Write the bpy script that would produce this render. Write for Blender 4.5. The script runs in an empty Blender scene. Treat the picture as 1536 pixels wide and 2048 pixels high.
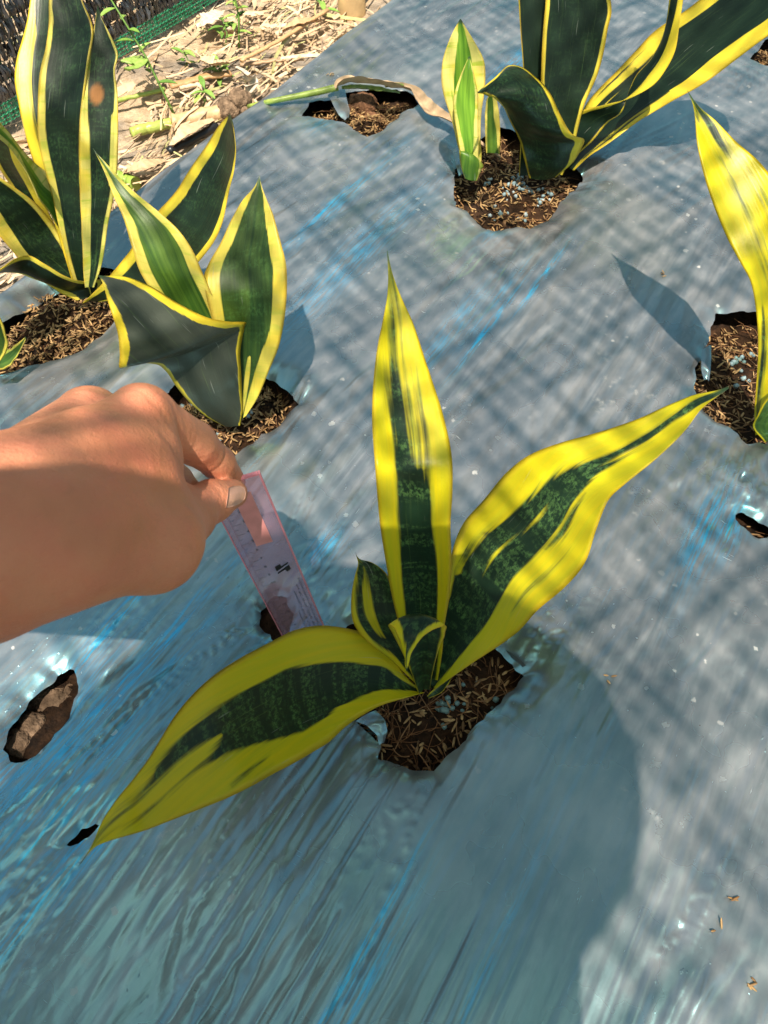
import bpy, bmesh, math, random
import numpy as np
from mathutils import Vector, Matrix

random.seed(7)
rng = np.random.default_rng(11)
scn = bpy.context.scene
COL = scn.collection
R = math.radians

# ------------------------------------------------------------------ camera, light, exposure
CAM_H = 0.55
PITCH = R(56.0)
FPX = 1500.0
CW, CH = 1536.0, 2048.0
cam_d = bpy.data.cameras.new('camera')
cam = bpy.data.objects.new('camera', cam_d)
COL.objects.link(cam)
cam.location = (0, 0, CAM_H)
cam.rotation_euler = (R(90) - PITCH, 0, 0)
cam_d.sensor_fit = 'VERTICAL'
cam_d.sensor_height = 24.0
cam_d.lens = 24.0 * FPX / CH
cam_d.clip_start = 0.01
cam_d.clip_end = 500
cam_d.dof.use_dof = True
cam_d.dof.focus_distance = 0.62
cam_d.dof.aperture_fstop = 16
scn.camera = cam

SUN_EL, SUN_AZ = R(66.5), R(-97.0)          # azimuth measured from +x towards +y
sun_dir = Vector((math.cos(SUN_EL) * math.cos(SUN_AZ), math.cos(SUN_EL) * math.sin(SUN_AZ), math.sin(SUN_EL)))
world = bpy.data.worlds.new('World')
scn.world = world
world.use_nodes = True
wn = world.node_tree
wn.nodes.clear()
w_out = wn.nodes.new('ShaderNodeOutputWorld')
w_bg = wn.nodes.new('ShaderNodeBackground')
w_sky = wn.nodes.new('ShaderNodeTexSky')
w_sky.sky_type = 'NISHITA'
w_sky.sun_disc = False
w_sky.sun_elevation = SUN_EL
w_sky.sun_rotation = R(90) - SUN_AZ           # rotation 0 = +y, clockwise
w_sky.air_density = 1.0
w_sky.dust_density = 3.0
w_sky.ozone_density = 0.2
w_bg.inputs['Strength'].default_value = 0.105
w_tint = wn.nodes.new('ShaderNodeMix'); w_tint.data_type = 'RGBA'; w_tint.blend_type = 'MULTIPLY'
w_tint.inputs[0].default_value = 1.0; w_tint.inputs[7].default_value = (0.94, 1.08, 0.88, 1)      # white balance of the camera
wn.links.new(w_sky.outputs[0], w_tint.inputs[6])
wn.links.new(w_tint.outputs[2], w_bg.inputs['Color'])
wn.links.new(w_bg.outputs[0], w_out.inputs['Surface'])

sun_d = bpy.data.lights.new('sun', 'SUN')
sun_d.energy = 5.0
sun_d.angle = R(0.5)
sun_d.color = (1.0, 0.885, 0.75)
sun = bpy.data.objects.new('sun', sun_d)
COL.objects.link(sun)
sun.rotation_euler = sun_dir.to_track_quat('Z', 'Y').to_euler()
sun.location = sun_dir * 5

scn.view_settings.view_transform = 'Standard'
scn.view_settings.look = 'None'
scn.view_settings.exposure = 0.95
scn.view_settings.gamma = 1.0
scn.view_settings.use_curve_mapping = False
scn.cycles.max_bounces = 8
scn.cycles.transparent_max_bounces = 12

# ------------------------------------------------------------------ pixel of the photograph -> point in the place
CP, SP = math.cos(PITCH), math.sin(PITCH)
CAM = np.array([0, 0, CAM_H])

def ray(px, py):
    x = (px - CW / 2) / FPX
    y = -(py - CH / 2) / FPX
    return np.array([x, CP + y * SP, -SP + y * CP])

def at_z(px, py, z=0.0):
    d = ray(px, py)
    return CAM + d * ((z - CAM_H) / d[2])

def at_y(px, py, yv):
    d = ray(px, py)
    return CAM + d * (yv / d[1])

def at_d(px, py, dep):
    return CAM + ray(px, py) * dep

# ------------------------------------------------------------------ noise
_perm = np.random.default_rng(3).permutation(512)
_g2 = np.random.default_rng(4).normal(size=(512, 2))
_g2 /= np.linalg.norm(_g2, axis=1)[:, None]

def noise2(x, y, seed=0):
    x = np.asarray(x, float) + seed * 17.31
    y = np.asarray(y, float) + seed * 9.77
    xi = np.floor(x).astype(int); yi = np.floor(y).astype(int)
    xf = x - xi; yf = y - yi
    u = xf * xf * xf * (xf * (xf * 6 - 15) + 10)
    v = yf * yf * yf * (yf * (yf * 6 - 15) + 10)
    def gr(ix, iy, dx, dy):
        h = _perm[(ix + _perm[iy & 511]) & 511]
        g = _g2[h]
        return g[..., 0] * dx + g[..., 1] * dy
    n00 = gr(xi, yi, xf, yf); n10 = gr(xi + 1, yi, xf - 1, yf)
    n01 = gr(xi, yi + 1, xf, yf - 1); n11 = gr(xi + 1, yi + 1, xf - 1, yf - 1)
    return ((n00 * (1 - u) + n10 * u) * (1 - v) + (n01 * (1 - u) + n11 * u) * v) * 1.5

def fbm(x, y, o=4, seed=0):
    s = 0; a = 1.0; f = 1.0
    for k in range(o):
        s = s + a * noise2(x * f, y * f, seed + k * 3); a *= 0.5; f *= 2.03
    return s

def sstep(a, b, x):
    t = np.clip((x - a) / (b - a), 0, 1)
    return t * t * (3 - 2 * t)

# ------------------------------------------------------------------ object helpers
def link(o, parent=None):
    COL.objects.link(o)
    if parent is not None:
        o.parent = parent
    return o

def tag(o, label=None, cat=None, group=None, kind=None):
    if label: o['label'] = label
    if cat: o['category'] = cat
    if group: o['group'] = group
    if kind: o['kind'] = kind
    return o

def thing(name, label, cat, loc=(0, 0, 0), group=None):
    o = bpy.data.objects.new(name, None)
    o.empty_display_size = 0.02
    link(o)
    o.location = loc
    return tag(o, label, cat, group)

def mesh_np(name, V, F, mat=None, parent=None, smooth=True, mat_idx=None):
    """V (n,3) world coordinates, F list/array of faces (all of one size if array)"""
    me = bpy.data.meshes.new(name)
    V = np.asarray(V, np.float32)
    if isinstance(F, np.ndarray):
        nf, k = F.shape
        me.vertices.add(len(V)); me.vertices.foreach_set('co', V.ravel())
        me.loops.add(nf * k); me.loops.foreach_set('vertex_index', F.astype(np.int32).ravel())
        me.polygons.add(nf)
        me.polygons.foreach_set('loop_start', np.arange(0, nf * k, k, dtype=np.int32))
        me.polygons.foreach_set('loop_total', np.full(nf, k, np.int32))
        me.update(calc_edges=True)
        me.validate()
    else:
        me.from_pydata([tuple(map(float, v)) for v in V], [], [tuple(int(i) for i in f) for f in F])
        me.update()
    if smooth:
        me.polygons.foreach_set('use_smooth', np.ones(len(me.polygons), bool))
    if mat is not None:
        for m in (mat if isinstance(mat, (list, tuple)) else [mat]):
            me.materials.append(m)
    if mat_idx is not None:
        me.polygons.foreach_set('material_index', np.asarray(mat_idx, np.int32))
    o = bpy.data.objects.new(name, me)
    link(o, parent)
    if parent is not None:
        bpy_off = Vector(parent.location)
        p = parent.parent
        while p is not None:
            bpy_off += Vector(p.location); p = p.parent
        me.transform(Matrix.Translation(-bpy_off))
    return o

class MB:
    """collects triangles / quads / tubes into one mesh"""
    def __init__(s): s.v = []; s.f = []; s.r = []
    def add(s, verts, faces, rv=0.0):
        b = len(s.v)
        s.v.extend([tuple(map(float, p)) for p in verts]); s.f.extend([tuple(i + b for i in f) for f in faces])
        s.r.extend([rv] * len(verts))
    def tube(s, pts, rad, n=6, rv=0.0, cap=True, flat=1.0):
        pts = [np.asarray(p, float) for p in pts]
        rads = rad if hasattr(rad, '__len__') else [rad] * len(pts)
        V = []; F = []
        up = np.array([0.13, 0.21, 0.97])
        for i, p in enumerate(pts):
            d = pts[min(i + 1, len(pts) - 1)] - pts[max(i - 1, 0)]
            d = d / (np.linalg.norm(d) + 1e-12)
            a = np.cross(d, up)
            if np.linalg.norm(a) < 1e-3: a = np.cross(d, [1, 0, 0])
            a /= np.linalg.norm(a); b = np.cross(a, d)
            for k in range(n):
                t = 2 * math.pi * k / n
                V.append(p + rads[i] * (math.cos(t) * a + math.sin(t) * b * flat))
        for i in range(len(pts) - 1):
            for k in range(n):
                F.append((i * n + k, i * n + (k + 1) % n, (i + 1) * n + (k + 1) % n, (i + 1) * n + k))
        if cap:
            F.append(tuple(range(n))[::-1]); F.append(tuple((len(pts) - 1) * n + k for k in range(n)))
        s.add(V, F, rv)
    def box(s, c, ax, ay, az, rv=0.0):
        c, ax, ay, az = [np.asarray(q, float) for q in (c, ax, ay, az)]
        V = [c + i * ax + j * ay + k * az for i in (-1, 1) for j in (-1, 1) for k in (-1, 1)]
        s.add(V, [(0, 1, 3, 2), (4, 6, 7, 5), (0, 4, 5, 1), (2, 3, 7, 6), (0, 2, 6, 4), (1, 5, 7, 3)], rv)
    def build(s, name, mat, parent=None, smooth=True):
        o = mesh_np(name, np.array(s.v), s.f, mat, parent, smooth)
        at = o.data.attributes.new('rnd', 'FLOAT', 'POINT')
        at.data.foreach_set('value', np.array(s.r, np.float32))
        return o

def set_attr(o, name, arr, typ='FLOAT'):
    at = o.data.attributes.new(name, typ, 'POINT')
    at.data.foreach_set('value' if typ == 'FLOAT' else 'vector', np.asarray(arr, np.float32).ravel())

# ------------------------------------------------------------------ material helpers
class NT:
    def __init__(s, name):
        s.m = bpy.data.materials.new(name); s.m.use_nodes = True
        s.t = s.m.node_tree; s.t.nodes.clear()
        s.out = s.t.nodes.new('ShaderNodeOutputMaterial')
    def n(s, typ, **kw):
        x = s.t.nodes.new(typ)
        for k, v in kw.items(): setattr(x, k, v)
        return x
    def l(s, a, b): s.t.links.new(a, b)
    def inp(s, sock, v):
        if isinstance(v, bpy.types.NodeSocket): s.l(v, sock)
        elif v is not None:
            if isinstance(v, (tuple, list)) and len(v) == 3 and sock.type == 'RGBA': v = (*v, 1)
            sock.default_value = v
    def math(s, op, a, b=None, c=None, clamp=False):
        x = s.n('ShaderNodeMath', operation=op, use_clamp=clamp)
        s.inp(x.inputs[0], a)
        if b is not None: s.inp(x.inputs[1], b)
        if c is not None: s.inp(x.inputs[2], c)
        return x.outputs[0]
    def mix(s, f, a, b, blend='MIX'):
        x = s.n('ShaderNodeMix', data_type='RGBA', blend_type=blend)
        s.inp(x.inputs[0], f); s.inp(x.inputs[6], a); s.inp(x.inputs[7], b)
        return x.outputs[2]
    def ramp(s, v, a, b, lo=0.0, hi=1.0):
        x = s.n('ShaderNodeMapRange', interpolation_type='SMOOTHSTEP')
        s.inp(x.inputs[0], v)
        for i, q in enumerate((a, b, lo, hi)): x.inputs[i + 1].default_value = q
        return x.outputs[0]
    def attr(s, name, out='Fac'):
        return s.n('ShaderNodeAttribute', attribute_name=name).outputs[out]
    def coord(s): return s.n('ShaderNodeTexCoord').outputs['Object']
    def map(s, v, scale=(1, 1, 1), rot=(0, 0, 0), loc=(0, 0, 0)):
        x = s.n('ShaderNodeMapping'); s.l(v, x.inputs[0])
        x.inputs['Scale'].default_value = scale; x.inputs['Rotation'].default_value = rot; x.inputs['Location'].default_value = loc
        return x.outputs[0]
    def noise(s, v, scale=5, detail=3, rough=0.5, dist=0.0):
        x = s.n('ShaderNodeTexNoise'); s.l(v, x.inputs['Vector'])
        x.inputs['Scale'].default_value = scale; x.inputs['Detail'].default_value = detail
        x.inputs['Roughness'].default_value = rough; x.inputs['Distortion'].default_value = dist
        return x.outputs['Fac']
    def voro(s, v, scale=5, feature='F1', out='Distance'):
        x = s.n('ShaderNodeTexVoronoi', feature=feature); s.l(v, x.inputs['Vector'])
        x.inputs['Scale'].default_value = scale
        return x.outputs[out]
    def bump(s, h, strength=0.3, dist=0.001, normal=None):
        x = s.n('ShaderNodeBump'); s.l(h, x.inputs['Height'])
        x.inputs['Strength'].default_value = strength; x.inputs['Distance'].default_value = dist
        if normal is not None: s.l(normal, x.inputs['Normal'])
        return x.outputs[0]
    def bsdf(s, color=None, rough=0.5, metal=0.0, spec=0.5, normal=None, sss=None, coat=None, trans=None):
        x = s.n('ShaderNodeBsdfPrincipled')
        s.inp(x.inputs['Base Color'], color); s.inp(x.inputs['Roughness'], rough); s.inp(x.inputs['Metallic'], metal)
        s.inp(x.inputs['Specular IOR Level'], spec)
        if normal is not None: s.l(normal, x.inputs['Normal'])
        if sss:
            x.inputs['Subsurface Weight'].default_value = sss[0]
            x.inputs['Subsurface Radius'].default_value = sss[1]; x.inputs['Subsurface Scale'].default_value = sss[2]
        if coat: x.inputs['Coat Weight'].default_value = coat[0]; x.inputs['Coat Roughness'].default_value = coat[1]
        if trans: x.inputs['Transmission Weight'].default_value = trans
        return x
    def done(s, sh):
        s.l(sh.outputs[0] if hasattr(sh, 'outputs') else sh, s.out.inputs['Surface']); return s.m

def simple_mat(name, col, rough=0.6, var=0.25, scale=60, bump=0.2, spec=0.4, metal=0.0, bd=0.001):
    n = NT(name); c = n.coord()
    a = n.noise(c, scale, 4)
    dark = tuple(q * (1 - var) for q in col); lite = tuple(min(1, q * (1 + var)) for q in col)
    r = n.attr('rnd')
    colr = n.mix(n.ramp(a, 0.3, 0.7), dark, lite)
    return n.done(n.bsdf(colr, rough, metal, spec, n.bump(n.noise(c, scale * 3, 3), bump, bd)))

# bed frame: a runs along the bed, b across it (to the right), origin on the upper left edge
E0 = at_z(230, 412)[:2]; E1 = at_z(700, 66)[:2]
A2 = (E1 - E0) / np.linalg.norm(E1 - E0)
B2 = np.array([A2[1], -A2[0]])
BED_ANG = math.atan2(A2[1], A2[0])
def to_st(xy):
    d = np.asarray(xy)[..., :2] - E0
    return d @ A2, d @ B2
GZ = -0.13                                     # ground level beside the raised bed

# ------------------------------------------------------------------ materials of the setting
def film_material():
    n = NT('silver_film'); c = n.coord()
    rot = n.map(c, rot=(0, 0, -BED_ANG))
    st = n.map(rot, scale=(0.9, 14, 1))
    streak = n.noise(st, 9, 4, 0.6)
    fine = n.noise(n.map(rot, scale=(2.5, 30, 1)), 14, 4, 0.6)
    big = n.noise(c, 7, 4, 0.55)
    base = n.mix(n.ramp(big, 0.3, 0.7), (0.165, 0.157, 0.158), (0.285, 0.270, 0.267))
    wear = n.noise(n.map(rot, scale=(0.9, 9, 1)), 7, 4, 0.6, 0.5)
    wmask = n.ramp(n.noise(n.map(rot, scale=(1.0, 2.0, 1), loc=(3, 1, 0)), 4.0, 3), 0.40, 0.62, 0.15, 1.0)
    wcol = n.mix(n.ramp(wear, 0.36, 0.66), n.mix(0.5, base, (0.06, 0.062, 0.07)), n.mix(0.3, base, (0.42, 0.41, 0.41)))
    base = n.mix(wmask, base, wcol)
    blot = n.noise(n.map(rot, scale=(1.0, 2.2, 1)), 26, 4, 0.6)
    base = n.mix(n.ramp(blot, 0.40, 0.68, 0, 0.45), base, (0.08, 0.085, 0.095))
    gl = n.mix(n.ramp(big, 0.3, 0.7), (0.16, 0.41, 0.47), (0.25, 0.50, 0.56))
    # blue sky reflections on folds, painted in, plus blue of thinly stretched coating
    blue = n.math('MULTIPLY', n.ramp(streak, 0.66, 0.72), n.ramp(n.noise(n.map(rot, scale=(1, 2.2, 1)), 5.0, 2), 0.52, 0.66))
    blue = n.math('MAXIMUM', n.math('MULTIPLY', blue, 0.5), n.math('MULTIPLY', n.attr('sky_worn'), n.ramp(fine, 0.40, 0.62)))
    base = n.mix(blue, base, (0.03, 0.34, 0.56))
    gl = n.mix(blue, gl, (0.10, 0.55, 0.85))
    # dust haze and dried water spots
    dust = n.math('MULTIPLY', n.ramp(n.noise(c, 55, 6, 0.7), 0.56, 0.72), n.ramp(n.noise(c, 6, 3), 0.5, 0.7))
    vp = n.n('ShaderNodeTexVoronoi'); n.l(n.map(c, scale=(1, 1.0, 1)), vp.inputs['Vector']); vp.inputs['Scale'].default_value = 120
    wob = n.math('MULTIPLY', n.noise(c, 420, 3), 0.55)
    
    sep = n.n('ShaderNodeSeparateColor'); n.l(vp.outputs['Color'], sep.inputs[0])
    lim = n.math('SUBTRACT', n.math('MULTIPLY', n.math('POWER', sep.outputs[0], 14.0), 0.40), 0.0)
    spot = n.math('MULTIPLY', n.ramp(n.math('SUBTRACT', lim, n.math('SUBTRACT', n.math('ADD', vp.outputs['Distance'], wob), 0.27)), 0.0, 0.05),
                  n.ramp(n.noise(c, 3.5, 2), 0.42, 0.62))
    scr = n.math('MULTIPLY', n.ramp(n.noise(n.map(rot, scale=(70, 420, 1), rot=(0, 0, 0.5)), 1.0, 3, 0.6), 0.68, 0.76), n.ramp(n.noise(c, 9, 3), 0.46, 0.62))
    scr2 = n.math('MULTIPLY', n.ramp(n.noise(n.map(rot, scale=(430, 60, 1), rot=(0, 0, -0.3)), 1.0, 2), 0.72, 0.78), n.ramp(n.noise(c, 12, 3), 0.5, 0.64))
    dirt = n.math('MAXIMUM', n.math('MULTIPLY', spot, 0.6), n.math('MULTIPLY', dust, 0.5))
    dirt = n.math('MAXIMUM', dirt, n.math('MULTIPLY', n.math('MAXIMUM', scr, scr2), 0.55))
    col = n.mix(dirt, base, (0.66, 0.64, 0.60))
    rough = n.math('ADD', n.math('MULTIPLY', big, 0.14), 0.205)
    rough = n.math('ADD', rough, n.math('MULTIPLY', dirt, 0.35))
    # creases: stretched along the bed, plus small kinks
    h1 = n.noise(n.map(rot, scale=(0.55, 6, 1)), 11, 2, 0.5, 0.2)
    h2 = n.noise(n.map(rot, scale=(1.2, 2.6, 1)), 42, 3, 0.5, 0.5)
    kink = n.math('MULTIPLY', n.ramp(n.noise(n.map(rot, scale=(1.0, 2.0, 1)), 170, 2), 0.66, 0.8), n.ramp(n.noise(c, 8, 2), 0.5, 0.65))
    nb = n.bump(h1, 0.28, 0.0045)
    nb = n.bump(h2, 0.10, 0.0012, nb)
    nb = n.bump(kink, 0.6, 0.0008, nb)
    nb = n.bump(n.noise(c, 900, 2), 0.12, 0.0003, nb)
    df = n.bsdf(col, 0.55, 0, 0.3, nb)
    go = n.n('ShaderNodeBsdfGlossy'); n.l(gl, go.inputs['Color']); n.l(rough, go.inputs['Roughness']); n.l(nb, go.inputs['Normal'])
    mx = n.n('ShaderNodeMixShader'); n.l(n.math('SUBTRACT', 0.48, n.math('MULTIPLY', dirt, 0.40)), mx.inputs[0])
    n.l(df.outputs[0], mx.inputs[1]); n.l(go.outputs[0], mx.inputs[2])
    return n.done(mx)

def soil_material():
    n = NT('dark_soil'); c = n.coord()
    a = n.noise(c, 90, 6, 0.65); b = n.noise(c, 14, 3)
    col = n.mix(n.ramp(a, 0.3, 0.7), (0.010, 0.006, 0.004), (0.055, 0.028, 0.014))
    col = n.mix(n.ramp(b, 0.45, 0.7, 0, 0.4), col, (0.11, 0.05, 0.022))
    return n.done(n.bsdf(col, 0.95, 0, 0.2, n.bump(n.noise(c, 260, 5, 0.7), 0.9, 0.004)))

def ground_material():
    n = NT('dry_ground'); c = n.coord()
    a = n.noise(c, 45, 6, 0.7); b = n.noise(c, 6, 4, 0.6)
    col = n.mix(n.ramp(a, 0.3, 0.7), (0.36, 0.26, 0.165), (0.60, 0.45, 0.30))
    col = n.mix(n.ramp(b, 0.42, 0.62), col, n.mix(n.ramp(a, 0.3, 0.7), (0.16, 0.13, 0.10), (0.33, 0.28, 0.23)))
    return n.done(n.bsdf(col, 0.95, 0, 0.15, n.bump(n.noise(c, 120, 6, 0.7), 0.9, 0.01)))

def varied(name, cols, rough=0.7, spec=0.3, scale=120, bump=0.3, trans=None):
    """colour picked per piece through the rnd attribute"""
    n = NT(name); c = n.coord()
    r = n.attr('rnd')
    cr = n.n('ShaderNodeValToRGB'); n.l(r, cr.inputs[0])
    el = cr.color_ramp.elements
    while len(el) < len(cols): el.new(0.5)
    for i, q in enumerate(cols):
        el[i].position = i / max(1, len(cols) - 1); el[i].color = (*q, 1)
    a = n.noise(c, scale, 3)
    col = n.mix(n.ramp(a, 0.3, 0.75, 0.0, 0.5), cr.outputs[0], (0.02, 0.015, 0.01), 'MIX') if False else n.mix(0.35, cr.outputs[0], n.mix(n.ramp(a, 0.3, 0.7), (0.35, 0.3, 0.25), (1, 1, 1)), 'MULTIPLY')
    return n.done(n.bsdf(col, rough, 0, spec, n.bump(a, bump, 0.001)))

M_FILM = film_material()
M_SOIL = soil_material()
M_GROUND = ground_material()
M_HUSK = varied('rice_husk', [(0.12, 0.06, 0.025), (0.36, 0.21, 0.085), (0.52, 0.34, 0.15), (0.28, 0.14, 0.05)], 0.6, 0.4, 500)
M_FIBRE = varied('coir_fibre', [(0.12, 0.05, 0.02), (0.26, 0.12, 0.05), (0.38, 0.22, 0.11)], 0.8, 0.2, 300)
M_STRAW = varied('dry_straw', [(0.25, 0.16, 0.09), (0.52, 0.37, 0.22), (0.72, 0.56, 0.37), (0.45, 0.30, 0.17), (0.36, 0.29, 0.22), (0.40, 0.40, 0.16)], 0.65, 0.35, 90)
M_GRAN = varied('fertilizer_coat', [(0.30, 0.42, 0.46), (0.16, 0.27, 0.26), (0.42, 0.50, 0.52)], 0.5, 0.4, 900)
M_CRUMB = varied('soil_crumbs', [(0.012, 0.007, 0.005), (0.05, 0.026, 0.013), (0.11, 0.06, 0.03)], 0.95, 0.15, 600)
M_CLOD = simple_mat('mud_clod', (0.17, 0.115, 0.075), 0.95, 0.5, 120, 1.0, 0.15, 0, 0.004)

# ------------------------------------------------------------------ planting holes in the film (outlines in photo pixels, on the bed surface)
HOLES = {
 'front': [(1056,1338),(960,1440),(868,1540),(800,1527),(755,1518),(762,1482),(715,1445),(690,1350),(692,1245),(800,1205),(940,1240),(1005,1296)],
 'slit':  [(545,1176),(515,1205),(520,1245),(548,1276),(578,1262),(585,1215),(570,1180)],
 'mud':   [(142,1332),(109,1342),(74,1379),(35,1422),(8,1469),(-2,1494),(12,1519),(27,1523),(72,1508),(106,1464),(136,1420),(151,1380)],
 'mid':   [(598,797),(575,766),(545,748),(450,728),(345,760),(322,790),(345,850),(430,925),(466,913),(530,855)],
 'back':  [(0,728),(78,720),(103,704),(160,668),(222,632),(246,600),(244,522),(200,512),(75,566),(8,616),(-60,650),(-90,700),(-60,730)],
 'top':   [(913,394),(942,417),(974,437),(992,445),(1034,442),(1059,446),(1080,433),(1109,410),(1130,387),(1148,362),(1172,335),(1120,285),(1000,235),(930,270),(912,312),(910,354)],
 'right': [(1436,613),(1512,617),(1640,630),(1640,870),(1536,880),(1492,874),(1455,838),(1416,804),(1404,780),(1397,752),(1401,716),(1424,662)],
 'empty': [(603,223),(616,200),(654,193),(680,178),(710,172),(794,169),(830,183),(838,197),(790,233),(733,272),(722,260),(691,241),(665,231)],
 'small': [(1475,1022),(1487,1019),(1499,1025),(1532,1044),(1546,1056),(1538,1071),(1521,1073),(1507,1065),(1486,1044),(1476,1034)],
 'corner':[(1503,112),(1545,128),(1620,120),(1620,62),(1540,68)],
 'tear':  [(109,1697),(150,1669),(199,1643),(197,1653),(152,1685)],
}
HXY = {k: np.array([at_z(*p)[:2] for p in v]) for k, v in HOLES.items()}
for k in HXY:                                   # refine the outline with a little raggedness
    P = HXY[k]; Q = []
    for i in range(len(P)):
        a, b = P[i], P[(i + 1) % len(P)]
        m = max(1, int(np.linalg.norm(b - a) / 0.004))
        for j in range(m):
            q = a + (b - a) * j / m
            if j:
                nrm_ = np.array([b[1] - a[1], a[0] - b[0]]) / np.linalg.norm(b - a)
                q = q + nrm_ * (0.0030 * noise2(np.array([q[0] * 60]), np.array([q[1] * 60]), 81)[0] + 0.0016 * noise2(np.array([q[0] * 190]), np.array([q[1] * 190]), 82)[0])
            Q.append(q)
    HXY[k] = np.array(Q)

def poly_sd(P, X, Y):
    """signed distance to polygon (negative inside) and the nearest boundary point"""
    best = np.full(X.shape, 1e9); nx = np.zeros(X.shape); ny = np.zeros(X.shape); ins = np.zeros(X.shape, bool)
    for i in range(len(P)):
        a, b = P[i], P[(i + 1) % len(P)]
        ex, ey = b - a
        t = np.clip(((X - a[0]) * ex + (Y - a[1]) * ey) / (ex * ex + ey * ey + 1e-15), 0, 1)
        qx = a[0] + t * ex; qy = a[1] + t * ey
        d = (X - qx) ** 2 + (Y - qy) ** 2
        m = d < best
        best = np.where(m, d, best); nx = np.where(m, qx, nx); ny = np.where(m, qy, ny)
        c = ((a[1] > Y) != (b[1] > Y)) & (X < (b[0] - a[0]) * (Y - a[1]) / (b[1] - a[1] + 1e-15) + a[0])
        ins ^= c
    d = np.sqrt(best)
    return np.where(ins, -d, d), nx, ny

# fans of folds pulled out of the hole corners: (corner px, towards px, spread deg, length m, folds, height m)
FANS = [((1056,1338),(1250,960),26,0.32,15,0.0048), ((1060,1345),(1330,1290),30,0.10,9,0.0012), ((868,1545),(560,2048),16,0.30,9,0.0030),
        ((470,1590),(400,2048),13,0.28,7,0.0020), ((560,1190),(180,1600),34,0.26,17,0.0040), ((650,1140),(640,1350),60,0.08,15,0.0022),
        ((655,1135),(760,960),40,0.10,11,0.0022),
        ((27,1522),(-250,1800),40,0.22,13,0.0036), ((142,1330),(420,1090),26,0.20,11,0.0034), ((598,797),(740,480),22,0.24,9,0.0022),
        ((930,425),(560,650),22,0.30,13,0.0030), ((1040,448),(820,760),26,0.25,11,0.0020), ((1430,625),(1250,760),24,0.2,9,0.0016),
        ((1460,850),(1290,1330),22,0.26,11,0.0026), ((1480,1050),(1230,1500),22,0.26,11,0.0030), ((733,275),(480,500),26,0.24,11,0.0026),
        ((603,225),(470,330),24,0.2,9,0.002), ((199,1645),(0,1830),36,0.16,11,0.0034), ((109,1697),(-60,1900),34,0.2,11,0.0032),
        ((838,195),(1100,60),20,0.25,7,0.0018), ((1180,335),(1420,200),22,0.25,9,0.002), ((240,560),(420,380),22,0.2,9,0.002),
        ((1300,1950),(1450,1700),18,0.2,9,0.003)]
CREASES = []
_cr = np.random.default_rng(21)
for (cx, cy, dx, dy, n_) in ((330,1290,-260,260,9),(160,1640,-190,170,8),(440,1750,-90,330,7),(620,1700,-160,330,7),(1150,1080,-70,230,8),(1250,1060,-90,260,6),(1330,1250,-170,200,5),
                             (1400,1850,-160,260,9),(1480,1900,-130,230,7),(760,440,-230,150,8),(660,400,-210,140,6),(930,560,-190,170,7),(900,760,-120,150,6),(1060,640,-170,170,5),(700,740,-90,150,5),
                             (760,120,-200,130,6),(1000,90,-160,110,5),(1420,300,-140,90,5),(1250,800,-120,130,5),(80,860,-120,90,5),(240,780,-130,90,4),(620,1020,-60,120,4),(1480,1250,-140,190,5),(480,330,-120,110,5)):
    for _ in range(n_):
        a = (cx + _cr.normal(0, 45), cy + _cr.normal(0, 45)); k = _cr.uniform(.5, 1.2); t_ = _cr.normal(0, .09)
        CREASES.append((a, (a[0] + k * (dx + t_ * dy), a[1] + k * (dy - t_ * dx)), _cr.uniform(.0016, .0038), _cr.choice([-1, 1]) * _cr.uniform(.0010, .0026)))
CRUMPLE = [((660,1140),0.035,0.0030), ((60,1560),0.05,0.0014), ((180,1620),0.05,0.0014), ((1440,985),0.045,0.0045), ((1500,975),0.04,0.005),
           ((560,1230),0.035,0.004), ((1330,1250),0.03,0.0012), ((925,330),0.04,0.004), ((120,1420),0.03,0.003), ((690,290),0.05,0.003),
           ((740,1480),0.03,0.003), ((1480,150),0.05,0.004), ((1060,1300),0.02,0.0004)]
SKY_WORN = [((1410,1060),(0.06,0.012),1.0), ((1460,1055),(0.035,0.010),1.0), ((700,520),(0.16,0.022),0.6), ((690,395),(0.14,0.012),0.6), ((900,660),(0.10,0.012),0.5),  # bands of painted sky blue along folds, some of them thinned coating
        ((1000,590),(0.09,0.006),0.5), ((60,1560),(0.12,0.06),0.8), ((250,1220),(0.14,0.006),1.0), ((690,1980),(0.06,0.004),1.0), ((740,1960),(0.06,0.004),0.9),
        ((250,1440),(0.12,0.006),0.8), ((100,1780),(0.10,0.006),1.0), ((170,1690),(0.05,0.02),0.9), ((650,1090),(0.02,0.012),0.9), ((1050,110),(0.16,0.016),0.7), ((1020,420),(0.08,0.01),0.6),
        ((240,1240),(0.13,0.0022),1.6), ((330,1290),(0.10,0.0020),1.5), ((200,1420),(0.14,0.0022),1.5), ((60,1700),(0.10,0.0025),1.5), ((160,1610),(0.08,0.002),1.4), ((700,1950),(0.08,0.0025),1.6), ((1080,560),(0.06,0.003),1.4), ((980,650),(0.07,0.003),1.4), ((640,430),(0.1,0.004),1.3), ((590,1290),(0.03,0.03),0.8), ((640,240),(0.03,0.02),0.5), ((960,1960),(0.09,0.004),0.5), ((1250,200),(0.1,0.01),0.5)]

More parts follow.
